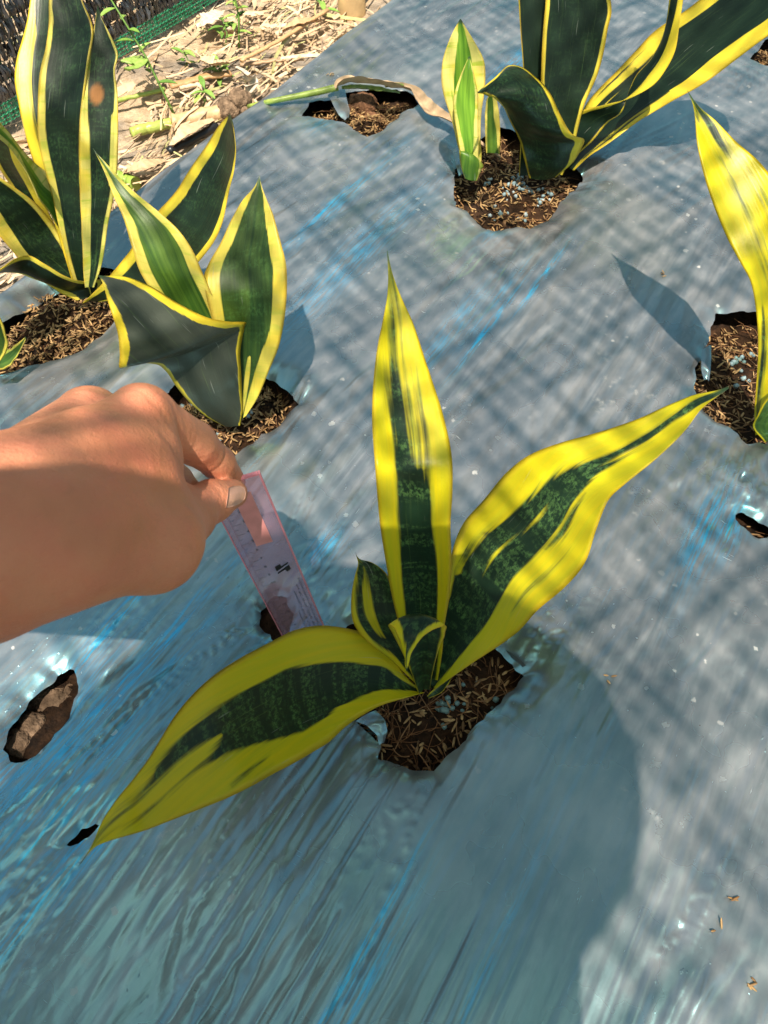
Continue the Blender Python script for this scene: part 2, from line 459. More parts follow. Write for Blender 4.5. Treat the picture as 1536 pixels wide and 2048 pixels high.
def film_height(X, Y):
    s, t = to_st(np.stack([X, Y], -1))
    h = 0.006 * noise2(s * 3.1, t * 4.3, 1) + 0.003 * noise2(s * 7, t * 11, 2)
    tw = t + 0.010 * noise2(s * 4, t * 5, 5) + 0.03 * s * noise2(s * 1.2, t * 1.5, 6)
    m1 = sstep(0.05, 0.5, noise2(s * 3.2, t * 4.5, 7))
    h = h + 0.0036 * m1 * (1 - np.abs(noise2(tw * 34, s * 2.2, 8))) ** 4 + 0.0022 * noise2(tw * 17, s * 2.0, 14)
    m2 = sstep(0.1, 0.5, noise2(s * 4.1, t * 6, 9))
    h = h + 0.0010 * m2 * (1 - np.abs(noise2(tw * 85, s * 4.5, 10))) ** 3
    m3 = sstep(0.0, 0.45, noise2(s * 2.6 + 7, t * 5.0, 15))
    ts = t + 0.006 * noise2(s * 1.6, t * 3, 16)
    h = h + 0.0021 * m3 * (1 - np.abs(noise2(ts * 62, s * 1.1, 17))) ** 5 + 0.0009 * m3 * (1 - np.abs(noise2(ts * 150, s * 1.8, 18))) ** 4
    for (c, d, wd, am) in CREASES:
        c0 = at_z(*c)[:2]; d0 = at_z(*d)[:2] - c0; ln = np.linalg.norm(d0); d0 = d0 / ln
        u = (X - c0[0]) * d0[0] + (Y - c0[1]) * d0[1]; v = -(X - c0[0]) * d0[1] + (Y - c0[1]) * d0[0]
        v = v + 0.004 * noise2(u * 9, u * 0 + c[0], 31)
        q = np.clip(u / ln, 0, 1)
        h = h + am * np.exp(-np.abs(v) / wd) * np.sin(np.pi * q) ** 0.7 * ((u > 0) & (u < ln))
    for (c, d, spr, L, nf, am) in FANS:
        c0 = at_z(*c)[:2]; d0 = at_z(*d)[:2] - c0
        dx = X - c0[0]; dy = Y - c0[1]
        r = np.hypot(dx, dy)
        ang = np.arctan2(dy, dx) - math.atan2(d0[1], d0[0])
        ang = (ang + np.pi) % (2 * np.pi) - np.pi
        sp = R(spr)
        win = np.exp(-(ang / sp) ** 2 * 1.2) * np.exp(-r / L * 1.3) * sstep(0.0, 0.02, r)
        ph = ang / sp * nf * 1.9 + 2.4 * noise2(ang * 7, r * 2.2, nf + int(c[0]) % 40)
        fold = (1 - np.abs(np.sin(ph))) ** 2.2 - 0.25
        h = h + 1.1 * am * win * fold * (0.6 + 0.9 * noise2(ang * 10, r * 2.5, 3 + nf))
    for (c, rad, am) in CRUMPLE:
        c0 = at_z(*c)[:2]
        r = np.hypot(X - c0[0], Y - c0[1])
        w = np.exp(-(r / rad) ** 2)
        w2 = 0.6 * (1 - 2.2 * np.abs(noise2(s * 16 + 0.6 * noise2(s * 30, t * 30, 24), t * 120, 21))) + 0.4 * (1 - 2.2 * np.abs(noise2(s * 50, t * 210 + s * 40, 22)))
        h = h + 0.8 * am * w * w2
    return h

def edge_drop(t):
    x = np.maximum(0.0, -(t - 0.0))
    d = np.minimum(x * 1.6 + 6.0 * x * x, -GZ + 0.012)
    y = np.maximum(0.0, t - 1.0)                # the near edge of the bed, where the photographer crouches
    return -np.maximum(d, np.minimum(y * 1.3, -GZ - 0.006))

HDIP = {'front': 0.010, 'slit': 0.012, 'mud': 0.008, 'mid': 0.014, 'back': 0.020, 'top': 0.019, 'right': 0.010, 'empty': 0.006, 'small': 0.004, 'corner': 0.006, 'tear': 0.004}
HWID = {'back': 0.022, 'top': 0.020, 'mid': 0.016, 'right': 0.014}
def full_height(X, Y):
    h = film_height(X, Y)
    s, t = to_st(np.stack([X, Y], -1))
    h = h + edge_drop(t)
    for k, P in HXY.items():
        c = P.mean(0); rad = np.abs(P - c).max() + 0.12
        m = (np.abs(X - c[0]) < rad) & (np.abs(Y - c[1]) < rad)
        if not m.any(): continue
        sd, _, _ = poly_sd(P, X[m], Y[m])
        e = np.exp(-np.maximum(sd, 0) / HWID.get(k, 0.012))
        lip = np.exp(-(np.maximum(sd, 0) / 0.0045) ** 2)
        cur = noise2(X[m] * 34, Y[m] * 34, 83)
        h[m] = h[m] * (1 - 0.5 * e) - HDIP[k] * e * (0.7 + 0.8 * noise2(X[m] * 13, Y[m] * 13, 84)) + lip * 0.0030 * cur
    return h

def film_z(x, y):
    return float(full_height(np.array([x]), np.array([y]))[0])

# ------------------------------------------------------------------ the mulch film: one sheet over the bed
def build_film():
    f = 0.0023
    s = np.concatenate([np.arange(-2.2, -0.82, 0.08), np.arange(-0.82, 1.02, f), np.arange(1.02, 3.2, 0.06)])
    t = np.concatenate([[-0.16, -0.12, -0.09], np.arange(-0.07, 1.02, f), np.arange(1.03, 1.35, 0.04)])
    S, T = np.meshgrid(s, t, indexing='ij')
    X = E0[0] + S * A2[0] + T * B2[0]; Y = E0[1] + S * A2[1] + T * B2[1]
    nS, nT = S.shape
    idx = np.arange(nS * nT).reshape(nS, nT)
    F = np.stack([idx[:-1, :-1], idx[:-1, 1:], idx[1:, 1:], idx[1:, :-1]], -1).reshape(-1, 4)
    X = X.ravel(); Y = Y.ravel()
    keep = np.ones(len(F), bool)
    for k, P in HXY.items():
        c = P.mean(0); rad = np.abs(P - c).max() + 0.02
        vm = np.where((np.abs(X - c[0]) < rad) & (np.abs(Y - c[1]) < rad))[0]
        if len(vm) == 0: continue
        sd = np.full(len(X), 1e3); 
        a, nx, ny = poly_sd(P, X[vm], Y[vm]); sd[vm] = a
        inside = (sd[F] < 0).sum(1)
        cen = (sd[F].mean(1) < 0)
        rem = cen & (sd[F].max(1) < 0.5)
        # vertices of kept faces that lie inside, or of removed faces that lie outside close by, go onto the outline
        vr = np.zeros(len(X), bool); vr[F[rem].ravel()] = True
        vk = np.zeros(len(X), bool); vk[F[keep & ~rem].ravel()] = True
        bd = vr & vk
        bl = bd[vm]
        X[vm[bl]] = nx[bl]; Y[vm[bl]] = ny[bl]
        keep &= ~rem
    Z = full_height(X, Y)
    sky_worn = np.zeros(len(X))
    for (c, sz, a) in SKY_WORN:
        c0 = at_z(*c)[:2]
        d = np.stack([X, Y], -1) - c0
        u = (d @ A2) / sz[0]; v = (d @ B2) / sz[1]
        sky_worn = np.maximum(sky_worn, a * np.exp(-(u * u + v * v)))
    F = F[keep]
    used = np.zeros(len(X), bool); used[F.ravel()] = True
    remap = np.cumsum(used) - 1
    V = np.stack([X, Y, Z], -1)[used]
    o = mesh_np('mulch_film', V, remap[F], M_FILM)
    set_attr(o, 'sky_worn', sky_worn[used])
    tag(o, 'wrinkled silver plastic mulch film stretched over the planting bed', None, None, 'structure')
    return o
film = build_film()

def flap(pts_px, z_list, name='film_flap'):
    """a torn tongue of film: strip given by left / right pixel pairs"""
    L = [at_z(a, b, z) for (a, b, _, _), z in zip(pts_px, z_list)]
    Rr = [at_z(c, d, z) for (_, _, c, d), z in zip(pts_px, z_list)]
    n = 14; m = 5
    ti = np.linspace(0, len(L) - 1, n)
    V = []
    for q in ti:
        i = min(int(q), len(L) - 2); g = q - i
        l = L[i] * (1 - g) + L[i + 1] * g; r = Rr[i] * (1 - g) + Rr[i + 1] * g
        for j in range(m):
            p = l + (r - l) * j / (m - 1)
            p = p + np.array([0, 0, 0.0016 * noise2(q * 1.7 + j, j * 0.9, 33) + 0.002 * math.sin(math.pi * j / (m - 1))])
            V.append(p)
    F = [(i * m + j, i * m + j + 1, (i + 1) * m + j + 1, (i + 1) * m + j) for i in range(n - 1) for j in range(m - 1)]
    b = len(V)
    V2 = V + [v - np.array([0, 0, 0.0004]) for v in V]
    F2 = F + [tuple(b + i for i in f[::-1]) for f in F]
    o = mesh_np(name, np.array(V2), F2, M_FILM, film)
    return o
flap([(655,190,690,178),(664,205,694,200),(676,228,700,222),(690,241,697,236)], [0.002, 0.0, -0.004, -0.008])
flap([(712,1442,752,1420),(735,1452,770,1440),(754,1470,775,1462),(758,1490,768,1486)], [0.001, 0.004, 0.002, -0.004])
flap([(1012,1300,1052,1330),(1020,1312,1046,1334),(1030,1325,1042,1337)], [0.0, -0.006, -0.014])
flap([(905,300,940,285),(912,330,935,320),(918,352,930,350)], [0.006, 0.008, 0.0])
flap([(1404,700,1424,690),(1402,735,1421,742),(1408,760,1418,762)], [0.001, -0.003, -0.01])

# ------------------------------------------------------------------ soil under the film and the ground around
def build_soil():
    xs = np.arange(-0.75, 1.0, 0.005); ys = np.arange(-0.15, 1.75, 0.005)
    Xg, Yg = np.meshgrid(xs, ys, indexing='ij')
    s, t = to_st(np.stack([Xg, Yg], -1))
    Z = -0.034 + 0.010 * fbm(Xg * 22, Yg * 22, 4, 40)
    for k, P in HXY.items():
        c = P.mean(0); r = np.hypot(Xg - c[0], Yg - c[1])
        Z = Z + 0.010 * np.exp(-(r / 0.05) ** 2)
    Z = Z + np.minimum(0, (t - 0.03) * 1.7) - 0.02 * (t < 0.02) + np.minimum(0, (0.97 - t) * 1.7)
    m = idx = np.arange(Xg.size).reshape(Xg.shape)
    F = np.stack([idx[:-1, :-1], idx[1:, :-1], idx[1:, 1:], idx[:-1, 1:]], -1).reshape(-1, 4)
    tc = t.ravel()[F].mean(1)
    F = F[(tc > -0.02) & (tc < 1.03)]
    o = mesh_np('bed_soil', np.stack([Xg, Yg, Z], -1).reshape(-1, 3), F, M_SOIL)
    tag(o, 'dark fibrous potting soil of the bed showing in the holes', None, None, 'structure')
    return xs, ys, Z
SX, SY, SZ = build_soil()
def soil_z(x, y):
    i = int(np.clip((x - SX[0]) / 0.005, 0, len(SX) - 1)); j = int(np.clip((y - SY[0]) / 0.005, 0, len(SY) - 1))
    return SZ[i, j]

def build_ground():
    xs = np.concatenate([[-120, -40, -12, -5, -3], np.arange(-2, 2.01, 0.03), [3, 5, 12, 40, 120]])
    ys = np.concatenate([[-120, -40, -12, -5, -3], np.arange(-1.5, 4.01, 0.03), [5, 8, 14, 40, 120]])
    Xg, Yg = np.meshgrid(xs, ys, indexing='ij')
    Z = GZ + 0.012 * fbm(Xg * 4, Yg * 4, 4, 50)
    s, t = to_st(np.stack([Xg, Yg], -1))
    Z = np.where(t > 0.03, np.minimum(Z, GZ - 0.02), Z)
    idx = np.arange(Xg.size).reshape(Xg.shape)
    F = np.stack([idx[:-1, :-1], idx[1:, :-1], idx[1:, 1:], idx[:-1, 1:]], -1).reshape(-1, 4)
    o = mesh_np('ground', np.stack([Xg, Yg, Z], -1).reshape(-1, 3), F, M_GROUND)
    tag(o, 'dry sandy ground beside the bed', None, None, 'structure')
build_ground()
# ------------------------------------------------------------------ snake plants
def leaf_material(name, gold):
    n = NT(name)
    lc = n.n('ShaderNodeAttribute', attribute_name='lc').outputs['Vector']      # metres across, metres along, random
    sd = n.attr('pig'); soft = n.attr('soft'); rr = n.attr('rnd')
    off = n.n('ShaderNodeCombineXYZ'); 
    for i in range(3): n.l(n.math('MULTIPLY', rr, 3.7 + i), off.inputs[i])
    va = n.n('ShaderNodeVectorMath', operation='ADD'); n.l(lc, va.inputs[0]); n.l(off.outputs[0], va.inputs[1])
    v = va.outputs[0]
    streak = n.noise(n.map(v, scale=(650, 16, 1)), 1.0, 5, 0.65)
    streak2 = n.noise(n.map(v, scale=(240, 9, 1)), 1.0, 3, 0.55)
    mott = n.noise(n.map(v, scale=(420, 260, 1)), 1.0, 5, 0.72)
    band = n.noise(n.map(v, scale=(16, 95, 1)), 1.0, 4, 0.6, 0.6)
    # streaky boundary between the green heart and the yellow margins
    dsp = n.math('ADD', n.math('MULTIPLY', n.math('SUBTRACT', streak, 0.5), 0.0022), n.math('MULTIPLY', n.math('SUBTRACT', streak2, 0.5), 0.003))
    dsp2 = n.math('MULTIPLY', n.math('SUBTRACT', n.math('ADD', n.math('MULTIPLY', streak2, 0.6), n.math('MULTIPLY', n.noise(n.map(v, scale=(90, 22, 1)), 1.0, 3), 0.4)), 0.5), 0.10)
    g = n.math('ADD', sd, n.math('ADD', dsp, n.math('MULTIPLY', dsp2, soft)))
    gm = n.n('ShaderNodeMapRange', interpolation_type='SMOOTHSTEP')
    n.l(g, gm.inputs[0]); n.l(n.math('SUBTRACT', -0.0006, n.math('MULTIPLY', soft, 0.012)), gm.inputs[1]); n.l(n.math('ADD', 0.0008, n.math('MULTIPLY', soft, 0.014)), gm.inputs[2])
    mask = gm.outputs[0]
    # green: dark, with grey green cross banding made of small flecks
    fl = n.math('MULTIPLY', n.ramp(mott, 0.44, 0.62), n.ramp(band, 0.40, 0.62))
    if gold:
        green = n.mix(n.math('MULTIPLY', fl, 0.85), (0.006, 0.020, 0.009), (0.065, 0.14, 0.04))
        ylw = n.mix(n.ramp(streak2, 0.3, 0.72), (0.70, 0.575, 0.006), (0.60, 0.56, 0.010))
        ylw = n.mix(n.math('MULTIPLY', n.ramp(mott, 0.6, 0.8), 0.18), ylw, (0.76, 0.68, 0.16))
    else:
        green = n.mix(n.math('MULTIPLY', fl, n.math('MULTIPLY', n.ramp(rr, 0.2, 0.8), 0.5)), (0.006, 0.016, 0.008), (0.045, 0.11, 0.035))
        base = n.mix(n.math('MULTIPLY', n.attr('pale'), 0.85), (0.78, 0.60, 0.02), (0.74, 0.69, 0.24))
        ylw = n.mix(n.math('MULTIPLY', n.ramp(band, 0.48, 0.66), n.attr('pale')), base, (0.42, 0.52, 0.05))
        ylw = n.mix(n.math('MULTIPLY', n.ramp(n.noise(n.map(v, scale=(30, 40, 1)), 1.0, 3), 0.5, 0.68), 0.6), ylw, (0.80, 0.60, 0.04))
    green = n.mix(n.math('MULTIPLY', n.attr('sheen_tint'), n.ramp(n.noise(n.map(v, scale=(30, 12, 1)), 1.0, 3), 0.25, 0.7, 0.3, 1.0)), green, (0.080, 0.088, 0.072))  # sheen of the grey underside, mixed into the green as colour
    young = n.attr('young')
    green = n.mix(young, green, n.mix(n.ramp(streak2, 0.3, 0.7), (0.055, 0.17, 0.010), (0.20, 0.38, 0.03)))
    rim = n.attr('rim')
    semi = n.math('MULTIPLY', n.ramp(n.math('ADD', g, n.math('MULTIPLY', n.math('SUBTRACT', streak, 0.5), 0.012)), -0.006, 0.002), n.ramp(n.noise(n.map(v, scale=(150, 12, 1)), 1.0, 4, 0.6), 0.44, 0.66))
    ylw = n.mix(n.math('MULTIPLY', semi, n.math('ADD', 0.35, n.math('MULTIPLY', soft, 1.2), None, True)), ylw, (0.22, 0.32, 0.03))
    ylw = n.mix(n.ramp(n.noise(n.map(v, scale=(900, 9, 1)), 1.0, 2), 0.5, 0.8, 0, 0.22), ylw, (0.55, 0.52, 0.03))
    green = n.mix(n.math('MULTIPLY', n.ramp(n.noise(n.map(v, scale=(1100, 12, 1)), 1.0, 3), 0.60, 0.78), 0.30), green, (0.12, 0.20, 0.05))
    col = n.mix(mask, ylw, green)
    col = n.mix(n.math('MULTIPLY', rim, 0.55), col, (0.55, 0.30, 0.02))
    col = n.mix(n.attr('scar'), col, (0.24, 0.10, 0.025))
    tip = n.attr('tipd')
    col = n.mix(n.ramp(tip, 0.955, 0.985), col, (0.03, 0.06, 0.025))
    scr = n.math('MULTIPLY', n.ramp(n.noise(n.map(v, scale=(500, 25, 1), rot=(0, 0, 0.7)), 1.0, 1), 0.74, 0.78), 0.25)
    col = n.mix(scr, col, (0.35, 0.38, 0.33))
    rough = n.math('ADD', 0.30, n.math('MULTIPLY', mott, 0.16))
    nb = n.bump(n.noise(n.map(v, scale=(300, 14, 1)), 1.0, 3), 0.25, 0.0012)
    nb = n.bump(n.noise(n.map(v, scale=(900, 700, 1)), 1.0, 2), 0.12, 0.0004, nb)
    b = n.bsdf(col, rough, 0, n.math('SUBTRACT', 0.36, n.math('MULTIPLY', mask, 0.10)), nb)
    tr = n.n('ShaderNodeBsdfTranslucent'); n.l(n.mix(0.5, col, (0.5, 0.6, 0.03), 'MULTIPLY'), tr.inputs[0]); n.l(nb, tr.inputs[1])
    mx = n.n('ShaderNodeMixShader'); n.l(n.math('MULTIPLY', n.math('SUBTRACT', 1.0, mask), 0.27), mx.inputs[0])
    n.l(b.outputs[0], mx.inputs[1]); n.l(tr.outputs[0], mx.inputs[2])
    return n.done(mx)
M_GOLD = leaf_material('golden_leaf', True)
M_PALE = leaf_material('margined_leaf', False)

def catmull(P, n):
    """P (k,d) control rows, n samples, parameter by chord of the first columns"""
    P = np.asarray(P, float)
    k = len(P)
    c = (P[:, 0:2] + P[:, 2:4]) / 2
    w = np.linalg.norm(P[:, 0:2] - P[:, 2:4], axis=1)
    d = np.maximum(np.linalg.norm(np.diff(c, axis=0), axis=1), 0.35 * np.maximum(np.linalg.norm(np.diff(P[:, 0:2], axis=0), axis=1), np.linalg.norm(np.diff(P[:, 2:4], axis=0), axis=1)))
    u = np.concatenate([[0], np.cumsum(d)]); u /= u[-1]
    q = np.linspace(0, 1, n)
    out = np.zeros((n, P.shape[1]))
    # non uniform cubic hermite with monotone-ish tangents
    m = np.zeros_like(P)
    for i in range(k):
        if i == 0: m[i] = (P[1] - P[0]) / (u[1] - u[0])
        elif i == k - 1: m[i] = (P[-1] - P[-2]) / (u[-1] - u[-2])
        else:
            h0 = u[i] - u[i - 1]; h1 = u[i + 1] - u[i]
            s0 = (P[i] - P[i - 1]) / h0; s1 = (P[i + 1] - P[i]) / h1
            m[i] = (s0 * h1 + s1 * h0) / (h0 + h1)
    for a, x in enumerate(q):
        i = min(int(np.searchsorted(u, x, 'right')) - 1, k - 2); i = max(i, 0)
        h = u[i + 1] - u[i]; t = (x - u[i]) / h
        out[a] = ((2*t**3-3*t**2+1) * P[i] + (t**3-2*t**2+t) * h * m[i] + (-2*t**3+3*t**2) * P[i+1] + (t**3-t**2) * h * m[i+1])
    return out, q

def smooth_interp(x, xs, ys):
    xs = np.asarray(xs, float); ys = np.asarray(ys, float)
    P = np.stack([xs, ys], 1)
    y = np.interp(x, xs, ys)
    k = max(3, len(x) // 9)
    ker = np.hanning(k + 2)[1:-1]; ker /= ker.sum()
    pad = np.concatenate([2 * y[0] - y[1:k + 1][::-1], y, 2 * y[-1] - y[-k - 1:-1][::-1]])
    return np.convolve(pad, ker, 'same')[k:-k]

LEAF_LOG = []
def leaf(parent, rows, mode, dep, ml=((0, .15), (1, .15)), mr=((0, .15), (1, .15)), stripes=(), chan=0.10, gold=True, soft=((0, 0), (1, 0)),
         pale=0.5, young=0.0, th=0.0020, nr=84, nc=17, wave=0.0015, scar=None, sheen_tint=0.0, name='leaf', dr=None, label=None):
    """one blade: rows of left / right edge pixels from base to tip; dep = [(v, value[, value_right])] heights above the film (z)
    or distances from the photographer (y) of that station"""
    Pr, v = catmull(rows, nr)
    dv = [d[0] for d in dep]
    dl = smooth_interp(v, dv, [d[1] for d in dep]); drr = smooth_interp(v, dv, [d[2] if len(d) > 2 else d[1] for d in dep])
    fn = at_z if mode == 'z' else at_y
    L = np.array([fn(p[0], p[1], z) for p, z in zip(Pr, dl)]); Rr = np.array([fn(p[2], p[3], z) for p, z in zip(Pr, drr)])
    C = (L + Rr) / 2
    W = np.linalg.norm(Rr - L, axis=1)
    T = np.gradient(C, axis=0); T /= np.linalg.norm(T, axis=1)[:, None] + 1e-9
    X = (Rr - L) / (W[:, None] + 1e-9)
    N = np.cross(X, T); N /= np.linalg.norm(N, axis=1)[:, None] + 1e-9
    tocam = CAM - C
    sg = np.sign((N * tocam).sum(1).sum()); N = N * sg
    ker = np.hanning(9)[1:-1]; ker /= ker.sum()
    for q in range(3):
        N[:, q] = np.convolve(np.pad(N[:, q], 3, 'edge'), ker, 'valid')
    N /= np.linalg.norm(N, axis=1)[:, None] + 1e-9
    seg = np.concatenate([[0], np.cumsum(np.linalg.norm(np.diff(C, axis=0), axis=1))])
    u = np.linspace(-1, 1, nc)
    seed = rng.integers(1, 90)
    G = np.zeros((nr, nc, 3)); Bk = np.zeros((nr, nc, 3))
    for i in range(nr):
        wob = wave * noise2(np.array([v[i] * 6.0]), np.array([seed * 1.3]), 3)[0]
        mid = -chan * W[i] * (1 - u ** 2) * (0.75 + 0.5 * (1 - v[i]))
        P = C[i] + (u[:, None] * W[i] / 2) * X[i] + N[i] * (mid[:, None] + wave * (np.abs(u) ** 2 * noise2(v[i] * 7 + 0 * u, np.sign(u) * 3 + seed, 4))[:, None])
        thk = th * np.sqrt(np.clip(1 - (np.abs(u)) ** 4, 0, 1)) * (0.6 + 0.9 * (1 - v[i])) * min(1, W[i] / 0.012)
        G[i] = P; Bk[i] = P - N[i] * thk[:, None]
    # pigment
    uu = (u + 1) / 2
    m_l = np.interp(v, [a for a, _ in ml], [b for _, b in ml]); m_r = np.interp(v, [a for a, _ in mr], [b for _, b in mr])
    sf = np.interp(v, [a for a, _ in soft], [b for _, b in soft])
    sd = np.minimum(uu[None, :] - m_l[:, None], (1 - m_r)[:, None] - uu[None, :]) * W[:, None]
    for st in stripes:
        kind, v0, v1, u0, u1, hw = st
        q = (v - v0) / (v1 - v0)
        uc = u0 + (u1 - u0) * np.clip(q, 0, 1)
        h = np.where((q > 0) & (q < 1), hw * np.sin(np.pi * np.clip(q, 0, 1)) ** 0.6, -0.05 - np.maximum(-q, q - 1).clip(0, 1) * 0.5)
        dd = (h[:, None] - np.abs(uu[None, :] - uc[:, None])) * W[:, None]
        sd = np.minimum(sd, -dd) if kind == 'y' else np.maximum(sd, dd)
    nv = nr * nc
    V = np.concatenate([G.reshape(-1, 3), Bk[:, 1:-1].reshape(-1, 3)])
    fi = np.arange(nv).reshape(nr, nc)
    bi = np.empty((nr, nc), int); bi[:, 0] = fi[:, 0]; bi[:, -1] = fi[:, -1]
    bi[:, 1:-1] = nv + np.arange(nr * (nc - 2)).reshape(nr, nc - 2)
    F = np.concatenate([np.stack([fi[:-1, :-1], fi[1:, :-1], fi[1:, 1:], fi[:-1, 1:]], -1).reshape(-1, 4),
                        np.stack([bi[:-1, :-1], bi[:-1, 1:], bi[1:, 1:], bi[1:, :-1]], -1).reshape(-1, 4)])
    o = mesh_np(name, V, F, M_GOLD if gold else M_PALE, parent)
    def both(A): return np.concatenate([A.reshape(-1), A[:, 1:-1].reshape(-1)])
    VV = np.repeat(v[:, None], nc, 1)
    set_attr(o, 'pig', both(sd)); set_attr(o, 'soft', both(np.repeat(sf[:, None], nc, 1)))
    lc = np.stack([both(u[None, :] * W[:, None] / 2), both(np.repeat(seg[:, None], nc, 1)), both(np.zeros((nr, nc)) )], -1)
    set_attr(o, 'lc', lc, 'FLOAT_VECTOR')
    rv = float(rng.random())
    for nm, val in (('rnd', rv), ('pale', pale), ('young', young), ('sheen_tint', sheen_tint)): set_attr(o, nm, np.full(len(V), val))
    set_attr(o, 'tipd', both(VV))
    rim = np.repeat((np.abs(u) > 0.97)[None, :], nr, 0).astype(float)
    set_attr(o, 'rim', both(rim))
    sc = np.zeros((nr, nc))
    if scar is not None:
        du = (uu[None, :] - scar[1]) * W[:, None]; dvv = (seg[:, None] - seg[-1] * scar[0])
        sc = np.exp(-((du / scar[2]) ** 2 + (dvv / (scar[2] * 1.4)) ** 2) ** 5)
    set_attr(o, 'scar', both(sc))
    if label: o['label'] = label
    LEAF_LOG.append((parent.name, len(LEAF_LOG), round(float(seg[-1]), 3), round(float(W.max()), 3), [round(float(x), 2) for x in C[-1]]))
    return o

GRP = 'variegated snake plants set out in the bed'
P1 = thing('snake_plant', 'nearest snake plant, wide golden yellow leaf margins, spreading from the central hole beside the ruler', 'plant', at_z(850, 1386), GRP)
P2 = thing('snake_plant', 'golden yellow snake plant cut off by the right edge of the photo', 'plant', at_z(1530, 862), GRP)
P3 = thing('snake_plant', 'snake plant with a grey curled front leaf, growing just behind the hand', 'plant', at_z(480, 845), GRP)
P4 = thing('snake_plant', 'large dark snake plant at the top right with a long leaf leaning out', 'plant', at_z(1090, 350), GRP)
P5 = thing('snake_plant', 'tall dense snake plant before the black net, brown scar on one leaf', 'plant', at_z(175, 595), GRP)
P6 = thing('snake_plant', 'small cut off snake plant at the left edge of the straw filled hole', 'plant', at_z(-30, 720), GRP)
PS = thing('snake_plant_shoot', 'young light green shoot with pale striped leaves beside the large dark plant', 'plant', at_z(940, 356))
PT = thing('snake_plant_shoot', 'tiny dark green shoot half hidden behind the curled dark leaf', 'plant', at_z(985, 300))

# --- nearest plant
leaf(P1, [(835,1378,872,1380),(820,1310,884,1308),(799,1253,889,1253),(787,1206,897,1206),(772,1128,903,1128),(760,1050,901,1050),(752,960,905,987),(747,893,903,907),(744,826,887,831),(747,759,865,762),(755,692,844,700),(766,638,825,643),(774,590,800,588),(776,545,784,543),(774,501,775,501)],
     'y', [(0,.212),(.5,.255),(1,.385)], ml=((0,.05),(.15,.16),(.35,.25),(.6,.27),(.78,.30),(.9,.22),(1,.0)), mr=((0,.10),(.15,.17),(.4,.25),(.6,.33),(.74,.44),(.88,.46),(.95,.3),(1,.0)),
     stripes=[('y',.50,.98,.58,.52,.03),('y',.02,.12,.38,.36,.06),('g',.45,.74,.70,.66,.05),('g',.55,.86,.30,.34,.03)], soft=((0,0),(.3,.03),(.5,.12),(.8,.28),(.95,.12),(1,0)), chan=0.10)
leaf(P1, [(858,1366,872,1377),(868,1310,905,1354),(884,1240,950,1323),(897,1160,1010,1283),(905,1100,1040,1260),(923,1051,1075,1222),(966,1001,1127,1177),(1017,942,1173,1120),(1064,907,1194,1055),(1119,885,1215,1003),(1197,864,1250,968),(1275,839,1320,912),(1341,807,1373,858),(1388,788,1402,820),(1431,781,1427,798),(1457,774,1458,776)],
     'z', [(0,.0),(.3,.075),(.6,.14),(1,.20)], ml=((0,.04),(.12,.02),(.22,.06),(.35,.20),(.5,.28),(.65,.34),(.8,.35),(.9,.30),(1,.05)), mr=((0,.30),(.15,.33),(.3,.36),(.5,.37),(.6,.38),(.7,.45),(.85,.50),(.93,.3),(1,.05)),
     stripes=[('g',.25,.47,.80,.80,.022),('g',.42,.58,.70,.66,.03),('y',.2,.5,.32,.46,.014),('y',.22,.34,.12,.2,.02)], soft=((0,0),(.3,.05),(.6,.12),(1,.05)), chan=0.09)
leaf(P1, [(838,1378,849,1385),(807,1347,819,1394),(780,1294,765,1410),(735,1268,722,1432),(690,1256,690,1455),(640,1251,659,1484),(590,1260,625,1504),(539,1285,590,1525),(480,1316,545,1549),(426,1352,500,1574),(383,1391,455,1596),(348,1434,410,1614),(324,1473,370,1630),(297,1516,330,1646),(266,1559,290,1661),(230,1602,245,1674),(203,1645,212,1684),(186,1687,188,1695),(156,1732,157,1733)],
     'z', [(0,.0),(.2,.065,.045),(.5,.14,.12),(.8,.165),(1,.16)], ml=((0,.25),(.12,.36),(.3,.30),(.5,.26),(.75,.20),(.92,.16),(1,.0)), mr=((0,.35),(.12,.22),(.3,.17),(.5,.32),(.7,.34),(.85,.25),(.95,.18),(1,.0)),
     stripes=[('y',.50,.98,.52,.56,.11),('g',.4,.55,.88,.9,.02),('y',.72,.93,.26,.3,.03)], soft=((0,0),(.4,.05),(.8,.12),(1,.03)), chan=0.11)
leaf(P1, [(838,1372,850,1380),(775,1315,835,1320),(715,1262,815,1275),(703,1230,800,1230),(703,1190,788,1185),(710,1150,768,1142),(716,1128,742,1124),(714,1115,720,1118),(711,1105,711,1105)],
     'y', [(0,.21),(.5,.228),(1,.262)], ml=((0,.2),(.5,.14),(.85,.08),(1,0)), mr=((0,.12),(.5,.07),(1,.0)), stripes=[('y',.35,.88,.42,.30,.11)], soft=((0,.03),(1,.05)), chan=0.12)
leaf(P1, [(836,1384,860,1376),(822,1345,868,1332),(802,1300,883,1285),(786,1268,890,1264),(777,1250,889,1253),(786,1256,872,1258),(795,1272,853,1268),(803,1292,836,1285),(809,1318,822,1310),(812,1342,814,1342)],
     'y', [(0,.205),(.35,.196),(.55,.192),(.7,.18),(1,.166)], ml=((0,.0),(.3,.03),(.5,.07),(.62,.16),(1,.5)), mr=((0,.0),(.3,.02),(.5,.05),(.62,.13),(1,.5)), soft=((0,.02),(1,.02)), chan=-0.22, nc=21)
leaf(P1, [(853,1392,858,1397),(872,1374,882,1386),(905,1350,906,1352)], 'z', [(0,-.008),(1,.012)], ml=((0,.12),(1,.12)), mr=((0,.05),(1,.05)), nr=20, nc=9)

